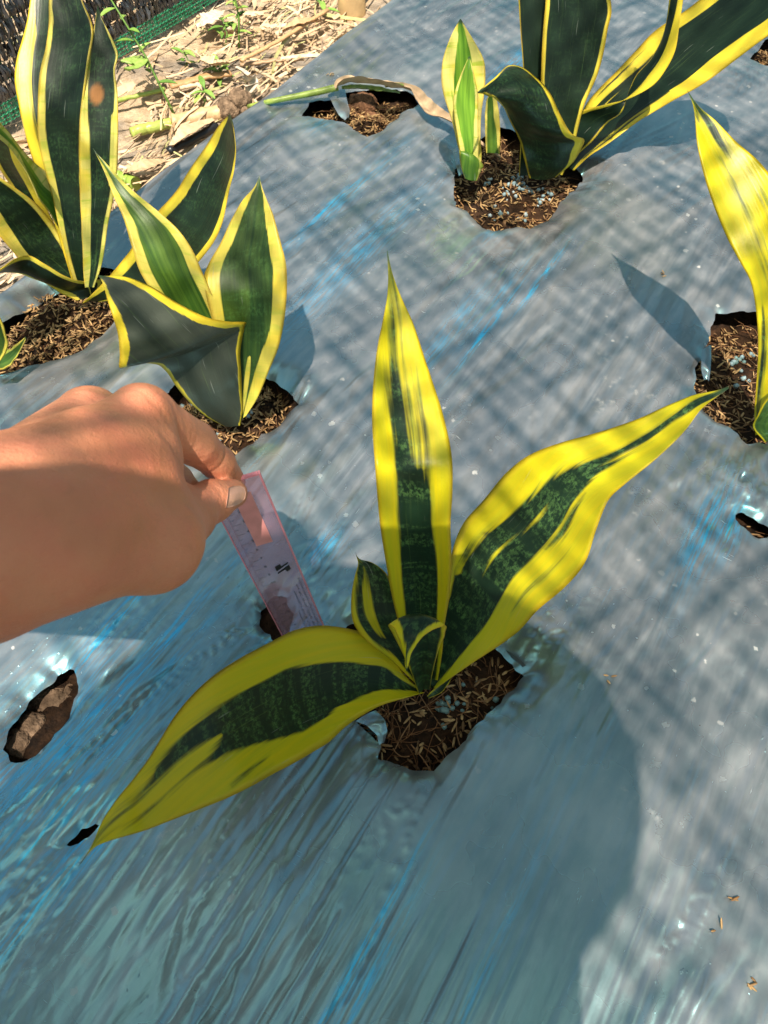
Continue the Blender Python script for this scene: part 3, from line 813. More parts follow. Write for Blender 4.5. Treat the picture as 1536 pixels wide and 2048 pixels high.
# --- right plant
leaf(P2, [(1510,870,1550,875),(1508,835,1560,845),(1513,768,1575,790),(1516,692,1590,710),(1513,625,1602,630),(1500,562,1603,560),(1477,519,1595,490),(1455,478,1580,425),(1425,405,1555,370),(1403,335,1515,320),(1394,285,1475,285),(1391,240,1430,238),(1386,208,1398,212),(1374,181,1375,181)],
     'y', [(0,.468),(.5,.525),(1,.632)], ml=((0,.55),(.2,.5),(.45,.68),(.6,.62),(.75,.70),(.9,.45),(.96,.2),(1,.0)), mr=((0,.1),(.3,.25),(.6,.28),(.8,.28),(1,.05)),
     stripes=[('g',.35,.8,.40,.45,.02),('g',.0,.35,.12,.2,.09),('g',.9,1.0,.15,.4,.10)], soft=((0,.05),(.4,.2),(.7,.25),(1,.05)), chan=0.08)
leaf(P2, [(1530,885,1560,880),(1506,855,1550,860),(1515,830,1570,830),(1540,790,1600,800),(1600,740,1640,760),(1680,700,1681,700)], 'z', [(0,0),(.5,.06),(1,.12)], ml=((0,.08),(1,.08)), mr=((0,.1),(1,.1)), young=.25)

# --- plant behind the hand
K = dict(gold=False)
leaf(P3, [(448,853,480,850),(417,837,485,817),(383,808,484,780),(354,775,482,740),(329,740,481,700),(312,729,486,670),(290,727,490,652),(262,729,492,645),(240,737,462,644),(239,710,420,636),(235,665,360,608),(224,630,300,572),(214,595,256,554),(206,568,230,552),(196,550,197,551)],
     'z', [(0,.0),(.2,.055),(.4,.10),(.6,.135),(.8,.16),(1,.175)], ml=((0,.05),(.3,.05),(.5,.05),(.62,.12),(.8,.14),(1,.12)), mr=((0,.06),(.3,.05),(.45,.07),(.6,.13),(.85,.18),(.95,.2),(1,.1)), chan=-0.06, nc=19, nr=110, **K, pale=.1, sheen_tint=.55)
leaf(P3, [(455,832,482,832),(420,765,475,765),(378,695,462,705),(338,632,454,668),(305,585,442,634),(280,545,425,592),(267,504,405,545),(258,475,385,500),(248,440,357,460),(236,412,320,425),(224,385,280,393),(212,352,245,362),(200,325,217,332),(190,305,194,306),(185,296,186,296)],
     'y', [(0,.475),(.5,.50),(1,.565)], ml=((0,.12),(.4,.16),(.7,.17),(.9,.25),(1,.05)), mr=((0,.16),(.35,.18),(.6,.2),(.8,.25),(.92,.3),(1,.05)), chan=0.10, young=.30, **K, pale=.6)
leaf(P3, [(478,845,492,832),(470,800,512,802),(455,740,538,742),(440,690,558,692),(425,640,570,630),(412,590,574,575),(408,550,571,520),(418,525,563,490),(442,485,553,455),(462,440,545,425),(485,400,533,397),(510,372,523,370),(519,350,519,350)],
     'y', [(0,.475),(.5,.495),(1,.56)], ml=((0,.1),(.3,.13),(.55,.17),(.75,.2),(.9,.25),(1,0)), mr=((0,.45),(.15,.36),(.35,.2),(.6,.17),(.85,.2),(1,0)), stripes=[('y',.02,.25,.42,.5,.06)], chan=0.10, **K, pale=.45, young=.14)

# --- tall plant at the left
leaf(P5, [(165,607,200,605),(190,582,250,600),(225,545,300,590),(262,498,350,560),(300,440,400,522),(333,404,430,480),(375,346,455,400),(417,283,468,340),(440,248,470,290),(452,235,467,258),(459,228,461,228)],
     'z', [(0,.0),(.5,.11),(1,.20)], ml=((0,.2),(.5,.13),(.85,.2),(1,.1)), mr=((0,.15),(.5,.12),(.85,.1),(1,0)), chan=0.08, **K, pale=.15)
leaf(P5, [(158,590,184,590),(140,540,174,550),(122,470,168,480),(107,405,166,410),(90,345,163,345),(78,288,161,288),(75,229,165,222),(77,180,172,165),(82,135,179,115),(92,92,186,62),(98,50,179,35),(98,10,166,5),(100,-50,150,-50),(112,-110,135,-110),(122,-150,124,-150)],
     'y', [(0,.655),(.5,.69),(1,.78)], ml=((0,.22),(.35,.2),(.55,.13),(.75,.09),(1,.05)), mr=((0,.12),(.35,.04),(.7,.03),(1,.05)), chan=0.07, **K, pale=.6)
leaf(P5, [(170,575,188,575),(167,545,202,535),(165,500,210,495),(163,450,217,445),(160,400,227,396),(159,340,234,343),(158,288,236,290),(160,237,237,240),(166,180,235,185),(172,140,230,140),(178,100,236,108),(186,65,220,68),(192,30,203,35),(195,12,196,12)],
     'y', [(0,.645),(.5,.672),(1,.74)], ml=((0,.35),(.3,.30),(.55,.24),(.7,.14),(.85,.06),(1,0)), mr=((0,.2),(.3,.13),(.6,.12),(.75,.05),(.9,.1),(1,0)), chan=0.07, **K, pale=.75, scar=(.735,.38,.0062), stripes=[('y',.35,.62,.82,.82,.02)])
leaf(P5, [(150,580,175,580),(125,500,165,500),(100,420,150,420),(75,345,130,345),(58,297,115,290),(46,254,105,250),(36,203,100,200),(30,161,100,160),(33,119,102,119),(44,76,104,76),(54,38,104,38),(60,0,104,0),(68,-50,100,-50),(84,-110,86,-110)],
     'y', [(0,.668),(.5,.71),(1,.82)], ml=((0,.3),(.45,.42),(.6,.44),(.75,.42),(.88,.1),(1,0)), mr=((0,.1),(1,.1)), stripes=[('g',.3,.55,.36,.36,.05)], chan=0.07, **K, pale=.12)
leaf(P5, [(160,560,172,555),(150,525,168,510),(135,487,168,460),(117,455,157,412),(98,425,137,378),(80,403,110,355),(68,372,82,335),(50,338,58,315),(25,303,38,288),(-10,270,5,252),(-50,230,-49,230)],
     'z', [(0,.0),(.5,.12),(1,.23)], ml=((0,.12),(.3,.05),(.6,.12),(.7,.5),(.9,.3),(1,.1)), mr=((0,.2),(.25,.36),(.5,.42),(.62,.3),(.8,.3),(1,.2)), chan=0.10, **K, pale=1.0, young=.75)
leaf(P5, [(145,578,166,560),(110,558,155,535),(70,540,140,505),(40,518,118,465),(10,485,97,435),(-20,450,70,405),(-50,415,40,382),(-80,385,5,358),(-110,350,-40,325),(-140,300,-138,298)],
     'z', [(0,.0),(.5,.09),(1,.17)], ml=((0,.05),(.2,.2),(.5,.33),(1,.3)), mr=((0,.1),(.5,.09),(1,.1)), chan=0.14, **K, pale=.55)
leaf(P5, [(152,601,190,592),(127,589,204,563),(98,572,170,563),(66,557,122,548),(40,547,88,527),(12,546,60,511),(-20,552,30,518),(-60,560,0,541),(-110,575,-60,565),(-150,590,-148,590)],
     'z', [(0,.0),(.25,.03,.045),(.6,.07,.09),(1,.10)], ml=((0,.22),(.3,.18),(.5,.05),(1,.1)), mr=((0,.1),(.3,.12),(.6,.2),(1,.2)), chan=-0.08, **K, pale=.3)
leaf(P5, [(130,560,150,550),(60,440,100,430),(20,370,70,375),(-10,320,45,330),(-20,260,22,275),(-40,205,-39,205)], 'z', [(0,.0),(.5,.1),(1,.22)], ml=((0,.1),(1,.1)), mr=((0,.3),(.5,.4),(1,.3)), chan=0.08, **K, pale=.2)
leaf(P6, [(-40,740,-12,735),(-30,690,6,715),(-30,640,17,690),(-35,600,3,642),(-30,560,-29,560)], 'y', [(0,.51),(1,.56)], ml=((0,.1),(1,.1)), mr=((0,.12),(1,.1)), **K, pale=.4, nr=40, young=.2)
leaf(P6, [(-30,712,-12,742),(0,704,20,730),(24,694,38,706),(51,673,53,676)], 'z', [(0,.006),(.6,.014),(1,.004)], ml=((0,.15),(1,.2)), mr=((0,.1),(1,.2)), **K, pale=.7, nr=40, young=.3)

# --- large plant at the top
leaf(P4, [(1038,352,1085,352),(1042,250,1092,250),(1046,140,1088,150),(1042,80,1090,80),(1038,20,1093,20),(1036,-30,1096,-30),(1050,-90,1080,-90),(1064,-130,1066,-130)], 'y', [(0,.905),(1,.99)], ml=((0,.03),(1,.03)), mr=((0,.05),(1,.05)), chan=0.06, **K, pale=.2)
leaf(P4, [(1085,350,1125,350),(1085,280,1152,275),(1083,220,1168,212),(1082,157,1195,150),(1084,100,1209,98),(1086,60,1216,55),(1090,20,1223,22),(1094,-30,1214,-30),(1110,-100,1180,-100),(1140,-160,1142,-160)], 'y', [(0,.89),(1,.975)],
     ml=((0,.03),(.5,.03),(1,.05)), mr=((0,.1),(.3,.08),(.6,.05),(1,.06)), stripes=[('y',.2,.95,.055,.05,.012)], chan=0.09, **K, pale=.25)
leaf(P4, [(1130,330,1148,340),(1145,270,1177,314),(1164,223,1220,285),(1190,186,1280,241),(1227,147,1340,205),(1272,101,1400,172),(1314,59,1460,128),(1370,21,1515,88),(1430,-25,1570,48),(1490,-70,1610,0),(1550,-110,1640,-50),(1650,-130,1652,-128)], 'z', [(0,.0),(.5,.12),(1,.24)],
     ml=((0,.12),(.3,.16),(.5,.14),(1,.15)), mr=((0,.2),(.2,.22),(.5,.25),(.8,.24),(1,.1)), stripes=[('y',.15,.5,.24,.20,.02),('g',.2,.5,.06,.08,.015),('g',.05,.3,.88,.85,.03),('g',.18,.35,.8,.8,.015)], chan=0.09, **K, pale=.12)
leaf(P4, [(1105,345,1132,338),(1112,292,1160,305),(1129,243,1182,285),(1160,222,1216,245),(1209,209,1244,224),(1262,195,1256,187),(1307,171,1272,151),(1331,140,1300,119),(1349,101,1322,77),(1359,52,1334,35),(1366,0,1338,0),(1368,-60,1345,-60),(1362,-120,1361,-120)],
     'z', [(0,.0),(.3,.075),(.55,.13),(1,.24)], ml=((0,.1),(.3,.2),(.42,.4),(.5,.5),(.65,.48),(.85,.3),(1,.2)), mr=((0,.03),(1,.04)), chan=-0.06, **K, pale=.1)
leaf(P4, [(1058,356,1113,354),(1050,325,1145,326),(1040,285,1160,303),(1027,255,1168,278),(1016,233,1150,272),(1003,210,1122,232),(992,199,1102,189),(982,193,1077,158),(973,190,1047,134),(966,188,1020,130),(959,187,985,158),(954,186,955,185)],
     'z', [(0,.0),(.35,.07),(.65,.12),(1,.135)], ml=((0,.04),(.3,.03),(.6,.03),(1,.05)), mr=((0,.08),(.2,.14),(.36,.12),(.5,.07),(.8,.08),(.95,.25),(1,.1)), chan=-0.10, nc=19, **K, pale=.1)
# --- shoots
KS = dict(gold=False, pale=.95)
leaf(PS, [(930,354,955,359),(922,316,963,318),(915,290,961,270),(903,240,963,225),(890,200,968,190),(883,165,971,150),(885,123,967,118),(898,81,950,85),(912,52,930,52),(920,38,922,38)], 'y', [(0,.865),(1,.925)], ml=((0,.1),(.4,.2),(.7,.3),(.9,.35),(1,.1)), mr=((0,.1),(.4,.2),(.7,.28),(.9,.25),(1,.1)), stripes=[('g',.4,.85,.2,.22,.02)], young=.8, chan=0.16, **KS)
leaf(PS, [(925,335,956,335),(918,290,957,290),(909,235,956,235),(907,197,956,190),(922,148,948,148),(938,112,939,112)], 'y', [(0,.858),(1,.90)], ml=((0,.3),(.5,.12),(1,.1)), mr=((0,.3),(.5,.12),(1,.1)), young=.85, chan=0.05, **KS)
leaf(PS, [(930,357,954,361),(922,334,963,340),(918,306,965,328),(919,302,935,314),(919,300,920,302)], 'y', [(0,.852),(1,.862)], ml=((0,.0),(1,.0)), mr=((0,.1),(1,.3)), young=.45, chan=-0.2, nr=30, **KS)
leaf(PT, [(972,306,1000,308),(970,250,1000,250),(971,215,996,212),(975,195,990,192),(982,185,984,185)], 'y', [(0,.95),(1,.97)], ml=((0,.1),(1,.15)), mr=((0,.1),(.6,.35),(1,.3)), young=.4, chan=0.1, nr=40, gold=False, pale=.7)
# ------------------------------------------------------------------ loose stuff in the holes
def in_poly(P, x, y):
    c = False
    for i in range(len(P)):
        a, b = P[i], P[i - 1]
        if (a[1] > y) != (b[1] > y) and x < (b[0] - a[0]) * (y - a[1]) / (b[1] - a[1] + 1e-12) + a[0]: c = not c
    return c

def rand_in(P, pad=0.0):
    lo, hi = P.min(0) - pad, P.max(0) + pad
    while True:
        p = lo + rng.random(2) * (hi - lo)
        if in_poly(P, *p): return p

HOLE_SAY = {'front': 'under the nearest snake plant', 'mid': 'behind the hand', 'back': 'in the hole at the left edge', 'top': 'round the large dark plant',
            'right': 'in the hole at the right edge', 'empty': 'in the plantless torn hole', 'corner': 'in the hole at the top right corner', 'small': 'inside the small right hand hole'}
NH = {'front': 240, 'mid': 620, 'back': 900, 'top': 900, 'right': 620, 'empty': 620, 'corner': 260, 'small': 5}
NF = {'front': 230, 'mid': 50, 'back': 60, 'top': 90, 'right': 150, 'empty': 70, 'corner': 30, 'small': 3}
def husk(mb, p, L, w, rv):
    az = rng.random() * 6.283; el = rng.normal(0, 0.35)
    d = np.array([math.cos(az) * math.cos(el), math.sin(az) * math.cos(el), math.sin(el)])
    mb.tube([p - d * L / 2, p - d * L * 0.25, p + d * L * 0.15, p + d * L * 0.42, p + d * L / 2], [w * .18, w * .5, w * .5, w * .3, w * .08], 5, rv, True, 0.6)
for k, cnt in NH.items():
    P = HXY[k]; mb = MB()
    cen = P.mean(0)
    for i in range(cnt):
        x, y = rand_in(P, 0.0)
        hump = 0.006 if k in ('back', 'corner', 'empty') else 0.0
        z = soil_z(x, y) + 0.002 + rng.random() * 0.004 + hump * rng.random()
        husk(mb, np.array([x, y, z]), rng.uniform(.0042, .0098), rng.uniform(.0013, .0027), float(rng.random()))
    o = mb.build('rice_husks', M_HUSK); tag(o, 'straw coloured rice husks lying on the soil ' + HOLE_SAY[k], None, None, 'stuff')
    mb = MB()
    for i in range(cnt):
        x, y = rand_in(P); z = soil_z(x, y) + 0.001; r = rng.uniform(.0006, .0022)
        c_ = np.array([x, y, z]); q_ = rng.normal(0, .25, (6, 3)) + np.array([[1,0,0],[-1,0,0],[0,1,0],[0,-1,0],[0,0,1],[0,0,-1]])
        mb.add(c_ + q_ * r, [(0,2,4),(2,1,4),(1,3,4),(3,0,4),(2,0,5),(1,2,5),(3,1,5),(0,3,5)], float(rng.random()))
    o = mb.build('soil_crumbs', M_CRUMB, None, False); tag(o, 'dark crumbs of potting soil between the husks ' + HOLE_SAY[k], None, None, 'stuff')
    mb = MB()
    for i in range(NF[k]):
        x, y = rand_in(P); z = soil_z(x, y) + 0.003
        L = rng.uniform(.012, .04); az = rng.random() * 6.28; bend = rng.normal(0, 1.2)
        pts = []; q = np.array([x, y, z]); 
        for j in range(6):
            pts.append(q.copy()); a = az + bend * j / 5
            q = q + np.array([math.cos(a), math.sin(a), rng.normal(0, .12)]) * L / 5
        mb.tube(pts, rng.uniform(.00025, .00055), 3, float(rng.random()), False)
    o = mb.build('coir_fibres', M_FIBRE); tag(o, 'thin brown coir fibres tangled on the soil ' + HOLE_SAY[k], None, None, 'stuff')

# fertilizer granules, each its own
bmx = bmesh.new(); bmesh.ops.create_icosphere(bmx, subdivisions=1, radius=1.0)
gm = bpy.data.meshes.new('fertilizer_granule'); bmx.to_mesh(gm); bmx.free()
gm.polygons.foreach_set('use_smooth', np.ones(len(gm.polygons), bool)); gm.materials.append(M_GRAN)
gm2 = gm.copy(); gm3 = gm.copy()
for m, r in ((gm, .1), (gm2, .5), (gm3, .95)):
    a = m.attributes.new('rnd', 'FLOAT', 'POINT'); a.data.foreach_set('value', np.full(len(m.vertices), r, np.float32))
    for v in m.vertices: v.co *= 1 + 0.14 * rng.normal()
def granules(spots, label, group, meshes):
    for (px, py, n, spread) in spots:
        for i in range(n):
            q = at_z(px + rng.normal(0, spread), py + rng.normal(0, spread * .8), -0.028)
            r = rng.uniform(.0017, .0034)
            o = bpy.data.objects.new('fertilizer_granule', meshes[rng.integers(len(meshes))]); link(o)
            o.location = (q[0], q[1], soil_z(q[0], q[1]) + r * .6 + 0.002); o.scale = (r, r * rng.uniform(.8, 1.1), r * .9)
            o.rotation_euler = (rng.random() * 6, rng.random() * 6, 0)
            tag(o, label, 'fertilizer granule', group)
granules([(885,1412,16,9),(918,1422,4,6),(745,1455,7,9),(965,1302,2,6),(935,1370,2,16),(985,1410,4,12),(880,1450,2,10)], 'dull green fertilizer granule on the soil under the nearest snake plant', 'granules in the nearest hole', [gm2])
granules([(1040,353,8,7),(975,362,5,7),(1075,400,7,10),(1015,395,12,12),(1050,385,12,14),(1000,420,6,9),(1090,392,5,9),(1040,430,4,9),(1030,370,5,14)], 'pale blue fertilizer granule on the soil round the large dark plant', 'granules in the top hole', [gm, gm3])
granules([(1465,732,14,9),(1480,770,4,9),(1500,720,4,9)], 'blue grey fertilizer granule in the hole at the right edge', 'granules in the right hole', [gm, gm2])
granules([(490,822,5,8),(376,805,6,8),(440,868,2,6),(505,835,4,10)], 'blue fertilizer granule at the foot of the plant behind the hand', 'granules behind the hand', [gm, gm3])

def clod(px, py, zc, r, name, label, cat, stretch=(1, 1, .8), mat=None):
    bm = bmesh.new(); bmesh.ops.create_icosphere(bm, subdivisions=4, radius=1.0)
    c = at_z(px, py, zc)
    V = np.array([v.co[:] for v in bm.verts])
    for i, v in enumerate(bm.verts):
        d = 1 + .22 * noise2(np.array([V[i, 0] * 1.6 + px]), np.array([V[i, 1] * 1.6 + V[i, 2] * 1.3]), 5)[0] + .13 * (1 - abs(noise2(np.array([V[i, 0] * 4 + px]), np.array([V[i, 1] * 4 + V[i, 2] * 3.3]), 6)[0])) ** 2 + .05 * noise2(np.array([V[i, 0] * 12]), np.array([V[i, 1] * 12 + V[i, 2] * 9]), 7)[0]
        v.co = Vector(V[i] * d * np.array(stretch) * r)
    me = bpy.data.meshes.new(name); bm.to_mesh(me); bm.free()
    me.polygons.foreach_set('use_smooth', np.ones(len(me.polygons), bool))
    me.materials.append(mat or M_CLOD)
    o = bpy.data.objects.new(name, me); link(o); o.location = c; o.rotation_euler = (0, 0, px)
    return tag(o, label, cat)
clod(104, 1400, -.036, .0175, 'mud_clod', 'largest dry mud clod, farthest back in the oval hole at the left', 'clod', (1.2, .9, .8))
clod(64, 1452, -.028, .011, 'mud_clod', 'middle dry mud clod in the oval hole at the left', 'clod')
clod(36, 1490, -.026, .0105, 'mud_clod', 'nearest dry mud clod in the oval hole at the left', 'clod', (1.1, 1, .8))
clod(88, 1470, -.028, .006, 'mud_clod', 'smallest dry mud crumb in the oval hole at the left', 'clod')
M_CLOD2 = simple_mat('brown_clod', (0.17, 0.085, 0.045), 0.95, 0.5, 160, 1.0, 0.15, 0, 0.004)
clod(722, 218, -.026, .021, 'soil_clod', 'brown soil lump in the plantless torn hole', 'clod', (1, 1.2, .9), M_CLOD2)
clod(745, 248, -.032, .017, 'soil_clod', 'low brown soil crumb at the front of the plantless torn hole', 'clod', (1.2, 1, .7), M_CLOD2)

# ------------------------------------------------------------------ black net with a green hem at the upper left
N0 = at_z(-130, 332, GZ + .016); N1 = at_z(470, -21, GZ + .016)
NU = (N1 - N0); NL = np.linalg.norm(NU); NU = NU / NL
NUP = np.array([NU[1] * -0.10, NU[0] * 0.10, 1.0]); NUP /= np.linalg.norm(NUP)
NN = np.cross(NU, NUP)
net = thing('net_fence', 'black woven shade net fence with a green hem standing beside the bed', 'net', N0)
M_NETB = varied('net_black', [(0.006, 0.006, 0.008), (0.02, 0.02, 0.024), (0.06, 0.06, 0.066)], 0.16, 0.8, 400)
M_NETG = varied('net_green', [(0.0, 0.10, 0.045), (0.01, 0.20, 0.09), (0.02, 0.30, 0.15)], 0.45, 0.5, 400)
mb = MB(); gb = MB(); hem = MB()
def np_(u, h, off=0): return N0 + NU * u + NUP * h + NN * off
rows_n = 15; pitch_n = 0.024; h0n = 0.030
for r in range(rows_n):
    hb = h0n + r * pitch_n
    u = 0.0
    while u < NL + 0.15:
        for lay in range(2):
            uu = u + rng.normal(0, .0012) + lay * .0016; ln = pitch_n * rng.uniform(.75, 1.1); w = rng.uniform(.0014, .0026)
            lean = rng.normal(0, .0022); o1 = rng.normal(0, .0015) - .001 * lay; o2 = o1 + rng.normal(0, .003); tw = rng.normal(0, .0016)
            p = [np_(uu - w, hb, o1 - tw), np_(uu + w, hb, o1 + tw), np_(uu + w + lean, hb + ln * .5, o2 + tw), np_(uu - w + lean, hb + ln * .5, o2 - tw), np_(uu + w + lean * .5, hb + ln, o1 - tw), np_(uu - w + lean * .5, hb + ln, o1 + tw)]
            mb.add(p, [(0, 1, 2, 3), (3, 2, 4, 5)], float(rng.random()))
        u += rng.uniform(.0027, .0039) * (1.35 if rng.random() < .12 else 1)
for r in range(rows_n + 1):
    hb = h0n + r * pitch_n
    pts = [np_(u, hb + .0012 * math.sin(u * 900), -.002 + .0012 * math.cos(u * 900)) for u in np.arange(0, NL + .15, .0022)]
    gb.tube(pts, .0006, 3, float(rng.random()) * .6, False)
for hb in (0.001, .007, .013, .020, .027):
    pts = [np_(u, hb + .0010 * math.sin(u * 700), .001 * math.cos(u * 700)) for u in np.arange(0, NL + .15, .0025)]
    hem.tube(pts, .0013 if hb in (.013, .027) else .0008, 4, .4, False)
u = 0
while u < NL + .15:
    for (a, b) in ((.001, .013), (.014, .028)):
        o1 = rng.normal(0, .0008)
        hem.add([np_(u - .0011, a, o1), np_(u + .0011, a, o1), np_(u + .0011 + rng.normal(0, .001), b, o1), np_(u - .0011 + rng.normal(0, .001), b, o1)], [(0, 1, 2, 3)], float(rng.random()))
    u += .0042
o = mb.build('net_tapes', M_NETB, net); o['kind'] = 'stuff'
o = gb.build('net_threads', M_NETG, net); o['kind'] = 'stuff'
o = hem.build('net_hem', M_NETG, net)

# ------------------------------------------------------------------ dry litter, canes and weeds on the strip between net and bed
def on_ground(px, py, dz=0.0):
    return at_z(px, py, GZ + dz)
# straw scatter
strawmb = MB()
cnt = 0
while cnt < 5200:
    s = rng.uniform(-.25, 1.9); t = rng.uniform(-.75, .03)
    xy = E0 + A2 * s + B2 * t
    if t > -.06 and rng.random() < .3: continue
    dens = noise2(np.array([s * 3.0]), np.array([t * 4.0]), 60)[0]
    if dens < -.25 and rng.random() < .8: continue
    cnt += 1
    L = rng.choice([rng.uniform(.012, .04), rng.uniform(.03, .14)], p=[.6, .4]); w = rng.uniform(.0006, .0024) * (2.2 if rng.random() < .07 else 1)
    a = BED_ANG + rng.normal(0, .5) if rng.random() < .65 else rng.random() * 6.28
    z = GZ + .004 + abs(rng.normal(0, .008)); el = rng.normal(0, .12); bend = rng.normal(0, .5)
    V = []; q = np.array([xy[0], xy[1], z])
    nrm = rng.normal(0, .6)
    for j in range(4):
        aa = a + bend * (j / 3 - .5)
        side = np.array([-math.sin(aa), math.cos(aa), nrm]) * w * (1 - .5 * abs(j / 3 - .4))
        V += [q - side, q + side, ]
        q = q + np.array([math.cos(aa), math.sin(aa), el - .15 * j * abs(el)]) * L / 3
    r = float(np.clip(rng.beta(1.4, 1.2), 0, 1)); r = r * .78 if rng.random() < .93 else .97
    strawmb.add(V, [(0, 1, 3, 2), (2, 3, 5, 4), (4, 5, 7, 6)], r)
o = strawmb.build('straw_litter', M_STRAW, None, False); tag(o, 'bleached straw and dry grass littering the ground beside the bed', None, None, 'stuff')

M_CANE = varied('dry_cane', [(0.42, 0.24, 0.11), (0.55, 0.36, 0.19), (0.33, 0.20, 0.11), (0.45, 0.36, 0.24)], 0.5, 0.4, 200)
M_GCANE = varied('green_cane', [(0.22, 0.34, 0.05), (0.34, 0.42, 0.09), (0.14, 0.28, 0.04)], 0.4, 0.45, 150)
M_DRYLEAF = varied('dry_leaf', [(0.46, 0.30, 0.17), (0.62, 0.46, 0.30), (0.52, 0.47, 0.38)], 0.7, 0.3, 120)
M_BLACKP = simple_mat('black_pipe', (0.012, 0.012, 0.014), 0.35, 0.3, 60, 0.1, 0.5)
M_WEED = varied('weed_green', [(0.06, 0.14, 0.02), (0.16, 0.30, 0.05), (0.30, 0.42, 0.10)], 0.5, 0.4, 200)
M_WOOD = simple_mat('post_wood', (0.56, 0.38, 0.19), 0.65, 0.22, 30, 0.4, 0.3, 0, 0.002)

def stick(name, pxs, rad, mat, label, cat, z=0.012, rv=.3, nodes=(), flat=1.0, parent=None):
    mb = MB()
    P = [on_ground(a, b, z) for a, b in pxs]
    Q = []; rr = []
    for i in range(len(P) - 1):
        for j in range(8):
            g = j / 8; Q.append(P[i] * (1 - g) + P[i + 1] * g)
    Q.append(P[-1])
    for i in range(len(Q)):
        f = i / (len(Q) - 1)
        r = rad * (1 + .05 * math.sin(i * 1.7)) * (1.25 if any(abs(f - k) < .5 / len(Q) + .01 for k in nodes) else 1)
        rr.append(r); Q[i] = Q[i] + rng.normal(0, .0006, 3)
    mb.tube(Q, rr, 9, rv, True, flat)
    o = mb.build(name, mat, parent)
    if label: tag(o, label, cat)
    return o
cane = thing('cane', 'thick fallen cane, brown with a green butt, lying along the bed edge', 'cane', on_ground(344, 245, .012))
stick('dry_section', [(344,246),(405,232),(462,220)], .0125, M_CANE, None, None, .012, .35, (0.02, .98), 1, cane)
stick('green_section', [(262,266),(300,256),(343,246)], .0085, M_GCANE, None, None, .010, .5, (), 1, cane)
stick('cane_stub', [(233,353),(255,360),(271,367)], .010, M_GCANE, 'short green cane stub between the net and the plant leaves', 'cane', .012, .1)
stick('split_cane', [(340,172),(400,156),(462,146)], .0095, M_CANE, 'flat split brown cane lying in the straw behind the weeds', 'cane', .02, .05, (), .5)
stick('straw_stalk', [(482,122),(560,80),(655,20)], .0045, M_CANE, 'long thin dry stem running up to the wooden post', 'stem', .03, .2, (), .7)
stick('straw_stalk', [(480,130),(540,122),(608,118)], .006, M_CANE, 'curved dry stem lying flat beside the film edge', 'stem', .015, .75, (), .5)
stick('straw_stalk', [(505,138),(535,150),(556,165)], .004, M_CANE, 'short pale dry stem touching the film edge', 'stem', .02, 1., (), .6)
stick('drip_pipe', [(336,304),(380,282),(432,252)], .0065, M_BLACKP, 'black drip pipe lying against the edge of the film', 'pipe', .020)
stick('green_stalk', [(150,222),(230,202),(330,178)], .0035, M_GCANE, 'thin green stalk lying in the straw below the net', 'stem', .02, .6)
stick('straw_stalk', [(360,176),(395,168),(415,185),(418,200)], .004, M_DRYLEAF, 'curled pinkish dry stem behind the broad weed leaf', 'stem', .02, .6, (), .8)
clod(462, 215, GZ + .018, .020, 'soil_clod', 'grey brown soil clod at the root of the green stem', 'clod')
clod(480, 198, GZ + .03, .017, 'soil_clod', 'paler upper soil clod just behind the green stem root', 'clod', (1, 1, .9))
clod(492, 222, GZ + .02, .008, 'soil_crumb', 'small soil crumb fallen on the film beside the green stem', 'clod')

def ribbon(name, pts, widths, mat, label=None, cat=None, parent=None, rv=.4, fold=.25, twist=None, nr=40, nc=7):
    """curved dry leaf: centre line points (3d), widths"""
    P = np.array(pts, float); k = len(P)
    q = np.linspace(0, k - 1, nr)
    rows = np.concatenate([P, P], 1)
    out = np.zeros((nr, 3))
    for a, x in enumerate(q):
        i = min(int(x), k - 2); t = x - i
        p0 = P[max(i - 1, 0)]; p1 = P[i]; p2 = P[i + 1]; p3 = P[min(i + 2, k - 1)]
        out[a] = .5 * (2 * p1 + (p2 - p0) * t + (2 * p0 - 5 * p1 + 4 * p2 - p3) * t * t + (3 * p1 - p0 - 3 * p2 + p3) * t ** 3)
    W = np.interp(q, np.arange(k), widths)
    tw = np.interp(q, np.arange(k), twist) if twist is not None else np.zeros(nr)
    V = []
    for i in range(nr):
        T = out[min(i + 1, nr - 1)] - out[max(i - 1, 0)]; T /= np.linalg.norm(T) + 1e-9
        S = np.cross(T, [0, 0, 1.0]); S /= np.linalg.norm(S) + 1e-9; U = np.cross(S, T)
        s2 = S * math.cos(tw[i]) + U * math.sin(tw[i]); u2 = -S * math.sin(tw[i]) + U * math.cos(tw[i])
        for j in range(nc):
            x = j / (nc - 1) * 2 - 1
            V.append(out[i] + s2 * x * W[i] / 2 + u2 * (abs(x) * fold * W[i] + .08 * W[i] * noise2(np.array([i * .35]), np.array([j * .8 + rv * 9]), 8)[0]))
    F = [(i * nc + j, i * nc + j + 1, (i + 1) * nc + j + 1, (i + 1) * nc + j) for i in range(nr - 1) for j in range(nc - 1)]
    b = len(V); V2 = V + [np.asarray(p) - np.array([0, 0, .0007]) for p in V]
    F2 = F + [tuple(b + i for i in f[::-1]) for f in F]
    mb = MB(); mb.add(V2, F2, rv)
    o = mb.build(name, mat, parent)
    if label: tag(o, label, cat)
    return o

